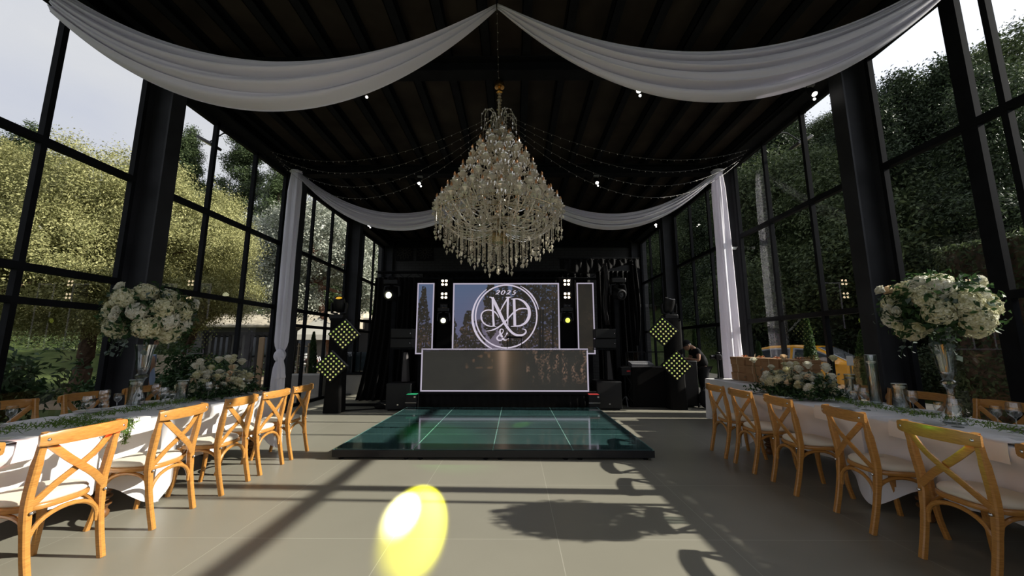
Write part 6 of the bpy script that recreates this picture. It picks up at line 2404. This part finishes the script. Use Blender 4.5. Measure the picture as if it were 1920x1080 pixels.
def chand_arm(R, zc, zr, rng):
    """An S-shaped arm from the stem at height zr to a cup at radius R, height zc."""
    m = MB()
    P = catmull([(0.03, 0, zr), (R * 0.30, 0, zr - 0.05), (R * 0.66, 0, zr + (zc - zr) * 0.05 - 0.05), (R * 0.92, 0, zr + (zc - zr) * 0.45), (R, 0, zc - 0.02)], 6)
    m.tube(P, 0.0085, 6)
    for q in range(2, len(P), 3):
        m.ball(P[q], 0.014, 6, 4)
    arm = m
    cup = MB()
    cup.lathe([(0.010, -0.03), (0.022, -0.015), (0.052, 0.004), (0.060, 0.016), (0.050, 0.010), (0.018, 0.0), (0.016, 0.016), (0.032, 0.040), (0.036, 0.055), (0.022, 0.062), (0.014, 0.066), (0.016, 0.090)], 12, (R, 0, zc), flute=lambda th: 1 + 0.10 * math.cos(6 * th))
    dr = MB()
    drops(dr, (R, 0, zc + 0.012), 0.054, 7, 0.055, rng)
    bulb = MB().lathe([(0.010, 0.088), (0.016, 0.105), (0.014, 0.125), (0.006, 0.145), (0.001, 0.155)], 8, (R, 0, zc))
    return [('arm', arm.mesh('arm', M_CRYSTAL)), ('candle_cup', cup.mesh('candle_cup', M_CRYSTAL)), ('crystal_drops', dr.mesh('crystal_drops', M_CRYSTAL, False)), ('candle_bulb', bulb.mesh('candle_bulb', M_BULB))]


rngc = np.random.default_rng(500)
TIERS = [(0.16, 2.00, 1.86, 5), (0.29, 1.82, 1.70, 8), (0.40, 1.64, 1.52, 11), (0.51, 1.44, 1.30, 13), (0.63, 1.22, 1.05, 16), (0.74, 1.05, 0.80, 19), (0.85, 0.90, 0.62, 24)]
for ti, (R, zc, zr, n) in enumerate(TIERS):
    ms_ = chand_arm(R, zc, zr, rngc)
    for k in range(n):
        th = 2 * PI * (k + 0.5 * (ti % 2)) / n + 0.1 * ti
        a = inst('arm', ms_[0][1], ch, (0, 0, 0), (0, 0, th))
        for nm, me in ms_[1:]:
            inst(nm, me, a)
# short inner clusters that fill the body between the tiers
fill = MB()
for ti, (R, zc, zr, n) in enumerate(TIERS):
    for k in range(n * 2):
        th = 2 * PI * k / (n * 2) + 0.3
        rr = R * (0.45 + 0.45 * rngc.random())
        z = zc - 0.02 + 0.10 * rngc.random()
        x, y = rr * math.cos(th), rr * math.sin(th)
        for q in range(4):
            fill.octa((x, y, z - q * 0.022), 0.009, 0.011)
        fill.octa((x, y, z - 0.12), 0.015, 0.016, 0.036)
        fill.lathe([(0.008, 0.0), (0.034, 0.012), (0.040, 0.022), (0.012, 0.018), (0.020, 0.045), (0.010, 0.055)], 8, (x, y, z))
o = fill.build('inner_crystals', M_CRYSTAL, ch, smooth=False)
o['kind'] = 'stuff'
# bead garlands between neighbouring cups
for ti, (R, zc, zr, n) in enumerate(TIERS):
    m = MB()
    for k in range(n):
        a0 = 2 * PI * (k + 0.5 * (ti % 2)) / n + 0.1 * ti
        for q in range(9):
            u = q / 8
            th = a0 + 2 * PI / n * u
            rr = R * (1 - 0.05 * math.sin(PI * u))
            m.octa((rr * math.cos(th), rr * math.sin(th), zc - 0.01 - 0.09 * math.sin(PI * u)), 0.0075, 0.009)
    m.build('bead_garland', M_CRYSTAL, ch, smooth=False)
# fountain of arched sprays at the top
spray = MB()
P = catmull([(0.04, 0, 2.10), (0.07, 0, 2.32), (0.13, 0, 2.44), (0.22, 0, 2.43), (0.28, 0, 2.33)], 5)
spray.tube(P, 0.006, 6)
for q in range(3, len(P), 4):
    spray.ball(P[q], 0.014, 6, 4)
drops(spray, (0.28, 0, 2.33), 0.0, 1, 0.16, rngc)
drops(spray, (0.22, 0, 2.42), 0.0, 1, 0.10, rngc)
me_spray = spray.mesh('top_spray', M_CRYSTAL)
for k in range(12):
    inst('top_spray', me_spray, ch, (0, 0, -0.07 * (k % 3)), (0, 0, 2 * PI * k / 12), (0.75 + 0.25 * (k % 2), 1, 1))
# hanging strands below, in rings; the tips make a shallow bowl
def strand_mesh(L, big):
    m = MB()
    n = int(L / 0.020)
    for q in range(n):
        m.octa((0, 0, -q * 0.020), 0.0085, 0.0098)
    z = -n * 0.020 - 0.02
    m.octa((0, 0, z), 0.012, 0.014, 0.014)
    m.octa((0, 0, z - 0.040), 0.021 * big, 0.022, 0.050 * big)
    return m.mesh('crystal_strand', M_CRYSTAL, False)


def ring_frame(R, z):
    MB().tube([(R * math.cos(a), R * math.sin(a), z) for a in [2 * PI * k / 48 for k in range(49)]], 0.004, 6).build('ring_frame', MATS['hub_gold'], ch)


extra = MB()
for R, zt, zb, n in ((0.86, 0.80, 0.53, 30), (0.73, 0.72, 0.36, 25), (0.56, 0.64, 0.24, 20), (0.38, 0.58, 0.14, 14), (0.18, 0.50, 0.04, 8)):
    ring_frame(R, zt)
    var = [strand_mesh((zt - zb) * f - 0.06, b) for f, b in ((1.0, 1.1), (0.86, 0.9), (0.94, 1.0))]
    for k in range(n):
        th = 2 * PI * k / n
        inst('crystal_strand', var[(k * 2) % 3], ch, (R * math.cos(th), R * math.sin(th), zt - 0.005), (0, 0, th))
    for k in range(int(n * 1.6)):
        th = 2 * PI * (k + 0.37) / int(n * 1.6)
        rr = R - 0.05
        L = (zt - zb) * (0.7 + 0.2 * rngc.random())
        for q in range(int(L / 0.022)):
            extra.octa((rr * math.cos(th), rr * math.sin(th), zt - 0.01 - q * 0.022), 0.007, 0.010)
        extra.octa((rr * math.cos(th), rr * math.sin(th), zt - L - 0.03), 0.014, 0.016, 0.036)
o = extra.build('crystal_curtain', M_CRYSTAL, ch, smooth=False)
o['kind'] = 'stuff'
# a fountain pendant at the bottom centre
b = MB()
for q in range(18):
    b.octa((0, 0, 0.42 - q * 0.021), 0.011, 0.012)
b.octa((0, 0, 0.03), 0.026, 0.022, 0.03)
b.build('centre_pendant', M_CRYSTAL, ch, smooth=False)
MB().tube([(0.01, 0, 2.86), (0.01, 0, 2.90)], 0.012).build('hanger', M_STEEL, ch)

# ================================================================== PEOPLE
import bmesh


def skin(name, verts, edges, radii, m, parent=None, sub=2, root=0):
    """One continuous surface grown over a skeleton."""
    me = bpy.data.meshes.new(name)
    bm = bmesh.new()
    lay = bm.verts.layers.skin.verify()
    vs = []
    for p, r in zip(verts, radii):
        v = bm.verts.new(p)
        rr = r if isinstance(r, tuple) else (r, r)
        v[lay].radius = rr
        vs.append(v)
    for a, b in edges:
        bm.edges.new((vs[a], vs[b]))
    vs[root][lay].use_root = True
    bm.to_mesh(me)
    bm.free()
    me.materials.append(m)
    o = bpy.data.objects.new(name, me)
    COL.objects.link(o)
    if parent is not None:
        o.parent = parent
    sk = o.modifiers.new('skin', 'SKIN')
    sk.use_smooth_shade = True
    sk.branch_smoothing = 0.4
    if sub:
        s_ = o.modifiers.new('sub', 'SUBSURF')
        s_.levels = sub
        s_.render_levels = sub
    return o


class Skel:
    def __init__(s):
        s.n, s.p, s.r, s.e = {}, [], [], []

    def j(s, name, p, r, to=None):
        s.n[name] = len(s.p)
        s.p.append(p)
        s.r.append(r)
        if to is not None:
            s.e.append((s.n[to], s.n[name]))
        return s


M_SKIN = mat('skin_tan', (0.40, 0.22, 0.14), 0.5, 0, 0.35)
M_SHIRTB = mat('black_tee', (0.012, 0.012, 0.013), 0.8, 0, 0.2)
M_TROUS = mat('black_trousers', (0.018, 0.018, 0.020), 0.8, 0, 0.2)
M_BLUE = cloth_mat('light_blue_shirt', (0.36, 0.46, 0.70), 0.05)
M_KHAKI = mat('khaki_trousers', (0.42, 0.35, 0.25), 0.8)
M_HAIR = mat('dark_hair', (0.02, 0.015, 0.012), 0.6)


def hand(s, side, wrist, palm_dir, down, to):
    """Palm and five bent fingers; palm_dir points to the fingertips, down to the side the fingers curl to."""
    w = Vector(wrist)
    d = Vector(palm_dir).normalized()
    n = Vector(down).normalized()
    lat = d.cross(n).normalized()
    palm = w + d * 0.055
    nm = 'palm' + side
    s.j(nm, tuple(palm), (0.030, 0.018), to)
    for k, (off, ln) in enumerate(((-0.028, 0.066), (-0.009, 0.078), (0.010, 0.074), (0.028, 0.058))):
        b = palm + lat * off + d * 0.032
        c = b + d * ln * 0.5 + n * 0.006
        e = c + d * ln * 0.35 + n * 0.025
        s.j('%sf%da' % (side, k), tuple(b), 0.0095, nm)
        s.j('%sf%db' % (side, k), tuple(c), 0.0085, '%sf%da' % (side, k))
        s.j('%sf%dc' % (side, k), tuple(e), 0.0075, '%sf%db' % (side, k))
    sd = -1 if side == 'L' else 1
    b = w + d * 0.025 + lat * 0.034 * sd
    s.j(side + 'ta', tuple(b), 0.012, nm)
    s.j(side + 'tb', tuple(b + d * 0.03 + lat * 0.020 * sd + n * 0.01), 0.010, side + 'ta')
    s.j(side + 'tc', tuple(b + d * 0.052 + lat * 0.024 * sd + n * 0.024), 0.008, side + 'tb')


def head_parts(par, c, fwd, up, skin_m, hair_m, cap=None):
    """Skull with brow, nose, lips, chin, eyes and ears; returns nothing, adds children of par."""
    f, u = Vector(fwd).normalized(), Vector(up).normalized()
    lt = u.cross(f).normalized()
    M = Matrix((f, lt, u)).transposed()
    c = Vector(c)
    m = MB()

    def skull(uu, vv):
        th = 2 * PI * uu
        ph = PI * vv
        x, y, z = math.sin(ph) * math.cos(th), math.sin(ph) * math.sin(th), math.cos(ph)
        rx, ry, rz = 0.098, 0.076, 0.118
        jaw = max(0, -z)
        px = x * rx * (1 - 0.28 * jaw * (x < 0)) + 0.018 * jaw
        py = y * ry * (1 - 0.34 * jaw)
        pz = z * rz
        if x > 0.55:
            px += 0.020 * math.exp(-((y / 0.16) ** 2) - ((z + 0.10) / 0.20) ** 2)
            px += 0.008 * math.exp(-((y / 0.5) ** 2) - ((z - 0.24) / 0.12) ** 2)
            px -= 0.010 * math.exp(-(((abs(y) - 0.38) / 0.16) ** 2) - ((z - 0.05) / 0.14) ** 2)
            px += 0.007 * math.exp(-((y / 0.28) ** 2) - ((z + 0.46) / 0.07) ** 2)
            px += 0.006 * math.exp(-((y / 0.25) ** 2) - ((z + 0.78) / 0.15) ** 2)
        return c + M @ Vector((px, py, pz))
    m.grid(skull, 40, 28, True)
    for s in (-1, 1):
        e = c + M @ Vector((-0.005, s * 0.076, -0.005))
        m.ball(tuple(e), 0.022, 8, 6, (0.9, 0.55, 1.3))
    return m, M, c


def person_dj():
    t = thing('person', 'person in black t-shirt and cap bending over a case beside the right light totem', 'person', (4.46, 9.42, 0))
    s = Skel()
    s.j('pelvis', (0.045, 0, 0.93), (0.10, 0.07))
    s.j('belly', (0.0, 0, 1.06), (0.10, 0.075), 'pelvis')
    s.j('chest', (-0.09, 0, 1.22), (0.13, 0.09), 'belly')
    s.j('neckb', (-0.17, 0, 1.35), (0.075, 0.07), 'chest')
    s.j('neck', (-0.225, 0, 1.385), (0.055, 0.055), 'neckb')
    s.j('skull', (-0.285, 0, 1.40), (0.070, 0.065), 'neck')
    for sd, q in (('L', -1), ('R', 1)):
        s.j('sh' + sd, (-0.13, q * 0.17, 1.29), 0.062, 'chest')
        s.j('el' + sd, (-0.16, q * 0.235, 1.06), 0.043, 'sh' + sd)
        s.j('fm' + sd, (-0.24, q * 0.20, 1.065), 0.041, 'el' + sd)
        s.j('wr' + sd, (-0.355, q * 0.13, 1.095), 0.028, 'fm' + sd)
        hand(s, sd, (-0.355, q * 0.13, 1.095), (-1, -0.25 * q, 0.0), (0, 0, -1), 'wr' + sd)
        s.j('hip' + sd, (0.04, q * 0.09, 0.86), 0.095, 'pelvis')
        s.j('kn' + sd, (-0.01 + 0.05 * (q > 0), q * 0.10, 0.49), 0.060, 'hip' + sd)
        s.j('cf' + sd, (0.05 + 0.05 * (q > 0), q * 0.10, 0.34), 0.056, 'kn' + sd)
        s.j('an' + sd, (0.06 + 0.06 * (q > 0), q * 0.105, 0.10), 0.038, 'cf' + sd)
        s.j('ft' + sd, (-0.04 + 0.06 * (q > 0), q * 0.115, 0.045), 0.036, 'an' + sd)
    skin('body', s.p, s.e, s.r, M_SKIN, t, 1)
    hm, M, c = head_parts(t, (-0.31, 0, 1.405), (-0.93, 0, -0.36), (-0.36, 0, 0.93), M_SKIN, M_HAIR)
    hm.build('head', M_SKIN, t, angle=0)
    # hair below the cap, eyes and brows
    hr = MB()

    def hair(u, v):
        th = 2 * PI * u
        ph = 0.2 + 1.35 * v
        x, y, z = math.sin(ph) * math.cos(th), math.sin(ph) * math.sin(th), math.cos(ph)
        drop = 0.30 if x < 0.2 else 0.0
        return c + M @ Vector((x * 0.103 - 0.004, y * 0.081, z * 0.123 - drop * v * 0.05))
    hr.grid(hair, 30, 10, True)
    hr.build('hair', M_HAIR, t, angle=0)
    ey = MB()
    for q in (-1, 1):
        ey.ball(tuple(c + M @ Vector((0.083, q * 0.030, 0.008))), 0.009, 8, 6)
        ey.ball(tuple(c + M @ Vector((0.088, q * 0.030, 0.027))), 0.010, 8, 4, (0.6, 1.7, 0.4))
    ey.build('eyes', M_HAIR, t)
    cp = MB()

    def capf(u, v):
        th = 2 * PI * u
        ph = 1.42 * v
        return c + M @ Vector((math.sin(ph) * math.cos(th) * 0.110, math.sin(ph) * math.sin(th) * 0.088, math.cos(ph) * 0.112 + 0.026))
    cp.grid(capf, 30, 10, True)

    def brim(u, v):
        a = (u - 0.5) * 2.0
        rr = 0.100 + 0.075 * v
        return c + M @ Vector((rr * math.cos(a) + 0.02 * v, 0.086 * math.sin(a) * (1 + 0.1 * v), 0.040 - 0.02 * v - 0.02 * abs(u - 0.5) * v))
    cp.grid(brim, 14, 5)
    cp.build('cap', M_SHIRTB, t, angle=0, solid=0.004)
    s = Skel()
    s.j('a', (0.055, 0, 0.86), (0.185, 0.150))
    s.j('b', (0.012, 0, 1.05), (0.180, 0.155), 'a')
    s.j('c', (-0.085, 0, 1.22), (0.190, 0.150), 'b')
    s.j('d', (-0.155, 0, 1.325), (0.100, 0.085), 'c')
    for sd, q in (('L', -1), ('R', 1)):
        s.j('s' + sd, (-0.13, q * 0.17, 1.285), 0.082, 'c')
        s.j('e' + sd, (-0.148, q * 0.21, 1.15), 0.070, 's' + sd)
    skin('shirt', s.p, s.e, s.r, M_SHIRTB, t, 2)
    s = Skel()
    s.j('a', (0.045, 0, 0.94), (0.150, 0.115))
    for sd, q in (('L', -1), ('R', 1)):
        k = 0.05 * (q > 0)
        s.j('h' + sd, (0.04, q * 0.09, 0.84), 0.108, 'a')
        s.j('k' + sd, (-0.01 + k, q * 0.10, 0.49), 0.074, 'h' + sd)
        s.j('c' + sd, (0.05 + k, q * 0.10, 0.34), 0.070, 'k' + sd)
        s.j('n' + sd, (0.06 + k * 1.1, q * 0.105, 0.11), 0.054, 'c' + sd)
    skin('trousers', s.p, s.e, s.r, M_TROUS, t, 2)
    for q in (-1, 1):
        k = 0.06 * (q > 0)
        sh = MB()
        sh.sweep([(0.12 + k, q * 0.108, 0.045), (0.08 + k, q * 0.108, 0.065), (0.0 + k, q * 0.112, 0.055), (-0.09 + k, q * 0.118, 0.040), (-0.15 + k, q * 0.12, 0.032)], [0.06, 0.082, 0.088, 0.092, 0.05], [0.07, 0.11, 0.085, 0.055, 0.03], n=12)
        shoe = sh.build('shoe', M_SHIRTB, t)
        so = MB().sweep([(0.125 + k, q * 0.108, 0.012), (0.0 + k, q * 0.112, 0.012), (-0.10 + k, q * 0.118, 0.012), (-0.155 + k, q * 0.12, 0.014)], [0.07, 0.09, 0.098, 0.06], [0.024] * 4, n=10, square=0.6)
        so.build('sole', M_WHITEP, shoe)
        MB().sweep([(0.07 + k, q * 0.108 - 0.048, 0.050), (-0.02 + k, q * 0.112 - 0.050, 0.036), (-0.08 + k, q * 0.116 - 0.050, 0.050)], 0.010, 0.006, n=6).build('stripe', M_WHITEP, shoe)
    return t


person_dj()
bp = thing('backpack', 'black rounded backpack on the floor beside the bending person', 'bag', (4.33, 9.02, 0))
MB().ball((0, 0, 0.21), 0.20, 18, 14, (0.85, 0.62, 1.05)).build('body', M_SHIRTB, bp)
MB().ball((0, -0.115, 0.14), 0.12, 14, 10, (0.95, 0.42, 0.85)).build('pocket', M_SHIRTB, bp)
MB().tube(catmull([(-0.05, 0, 0.40), (-0.03, 0, 0.46), (0.03, 0, 0.46), (0.05, 0, 0.40)], 5), 0.010).build('handle', M_SHIRTB, bp)


def person_blue():
    t = thing('person', 'man in a light blue shirt standing outside the left glass, head hidden by flowers', 'person', (-6.05, 6.35, -0.14), 0.5)
    s = Skel()
    s.j('pelvis', (0, 0, 0.90), (0.145, 0.11))
    s.j('belly', (0, 0, 1.04), (0.14, 0.11), 'pelvis')
    s.j('chest', (0, 0, 1.25), (0.155, 0.115), 'belly')
    s.j('neck', (0, 0, 1.44), 0.055, 'chest')
    s.j('skull', (0.01, 0, 1.54), 0.068, 'neck')
    for sd, q in (('L', -1), ('R', 1)):
        s.j('sh' + sd, (0, q * 0.19, 1.36), 0.062, 'chest')
        s.j('el' + sd, (-0.02, q * 0.27, 1.08), 0.046, 'sh' + sd)
        s.j('wr' + sd, (0.06, q * 0.26, 0.86), 0.030, 'el' + sd)
        hand(s, sd, (0.06, q * 0.26, 0.86), (0.15, 0, -1), (0.2, -q, 0), 'wr' + sd)
        s.j('hip' + sd, (0, q * 0.10, 0.84), 0.10, 'pelvis')
        s.j('kn' + sd, (0.01, q * 0.11, 0.46), 0.062, 'hip' + sd)
        s.j('an' + sd, (-0.01, q * 0.11, 0.09), 0.040, 'kn' + sd)
        s.j('ft' + sd, (0.12, q * 0.13, 0.045), 0.036, 'an' + sd)
    skin('body', s.p, s.e, s.r, M_SKIN, t, 1)
    hm, M, c = head_parts(t, (0.02, 0, 1.60), (1, 0, -0.05), (0.05, 0, 1), M_SKIN, M_HAIR)
    hm.build('head', M_SKIN, t, angle=0)

    def hair(u, v):
        th = 2 * PI * u
        ph = 1.45 * v
        x, y, z = math.sin(ph) * math.cos(th), math.sin(ph) * math.sin(th), math.cos(ph)
        return c + M @ Vector((x * 0.104 - 0.012, y * 0.083, z * 0.124 + (0.02 if x > 0.4 else 0)))
    MB().grid(hair, 30, 10, True).build('hair', M_HAIR, t, angle=0)
    ey = MB()
    for q in (-1, 1):
        ey.ball(tuple(c + M @ Vector((0.085, q * 0.030, 0.008))), 0.009, 8, 6)
    ey.build('eyes', M_HAIR, t)
    s = Skel()
    s.j('a', (0, 0, 0.84), (0.185, 0.14))
    s.j('b', (0, 0, 1.05), (0.175, 0.135), 'a')
    s.j('c', (0, 0, 1.26), (0.19, 0.14), 'b')
    s.j('d', (0, 0, 1.40), 0.085, 'c')
    for sd, q in (('L', -1), ('R', 1)):
        s.j('s' + sd, (0, q * 0.19, 1.35), 0.082, 'c')
        s.j('e' + sd, (-0.02, q * 0.265, 1.09), 0.066, 's' + sd)
        s.j('w' + sd, (0.045, q * 0.262, 0.91), 0.050, 'e' + sd)
    skin('shirt', s.p, s.e, s.r, M_BLUE, t, 2)
    s = Skel()
    s.j('a', (0, 0, 0.90), (0.160, 0.125))
    for sd, q in (('L', -1), ('R', 1)):
        s.j('h' + sd, (0, q * 0.10, 0.82), 0.112, 'a')
        s.j('k' + sd, (0.01, q * 0.11, 0.46), 0.082, 'h' + sd)
        s.j('n' + sd, (-0.01, q * 0.11, 0.10), 0.070, 'k' + sd)
    skin('trousers', s.p, s.e, s.r, M_KHAKI, t, 2)
    for q in (-1, 1):
        MB().sweep([(-0.06, q * 0.11, 0.045), (0.0, q * 0.115, 0.060), (0.09, q * 0.125, 0.045), (0.19, q * 0.14, 0.030)], [0.07, 0.085, 0.095, 0.05], [0.08, 0.10, 0.07, 0.04], n=12).build('shoe', M_DWOOD, t)


person_blue()
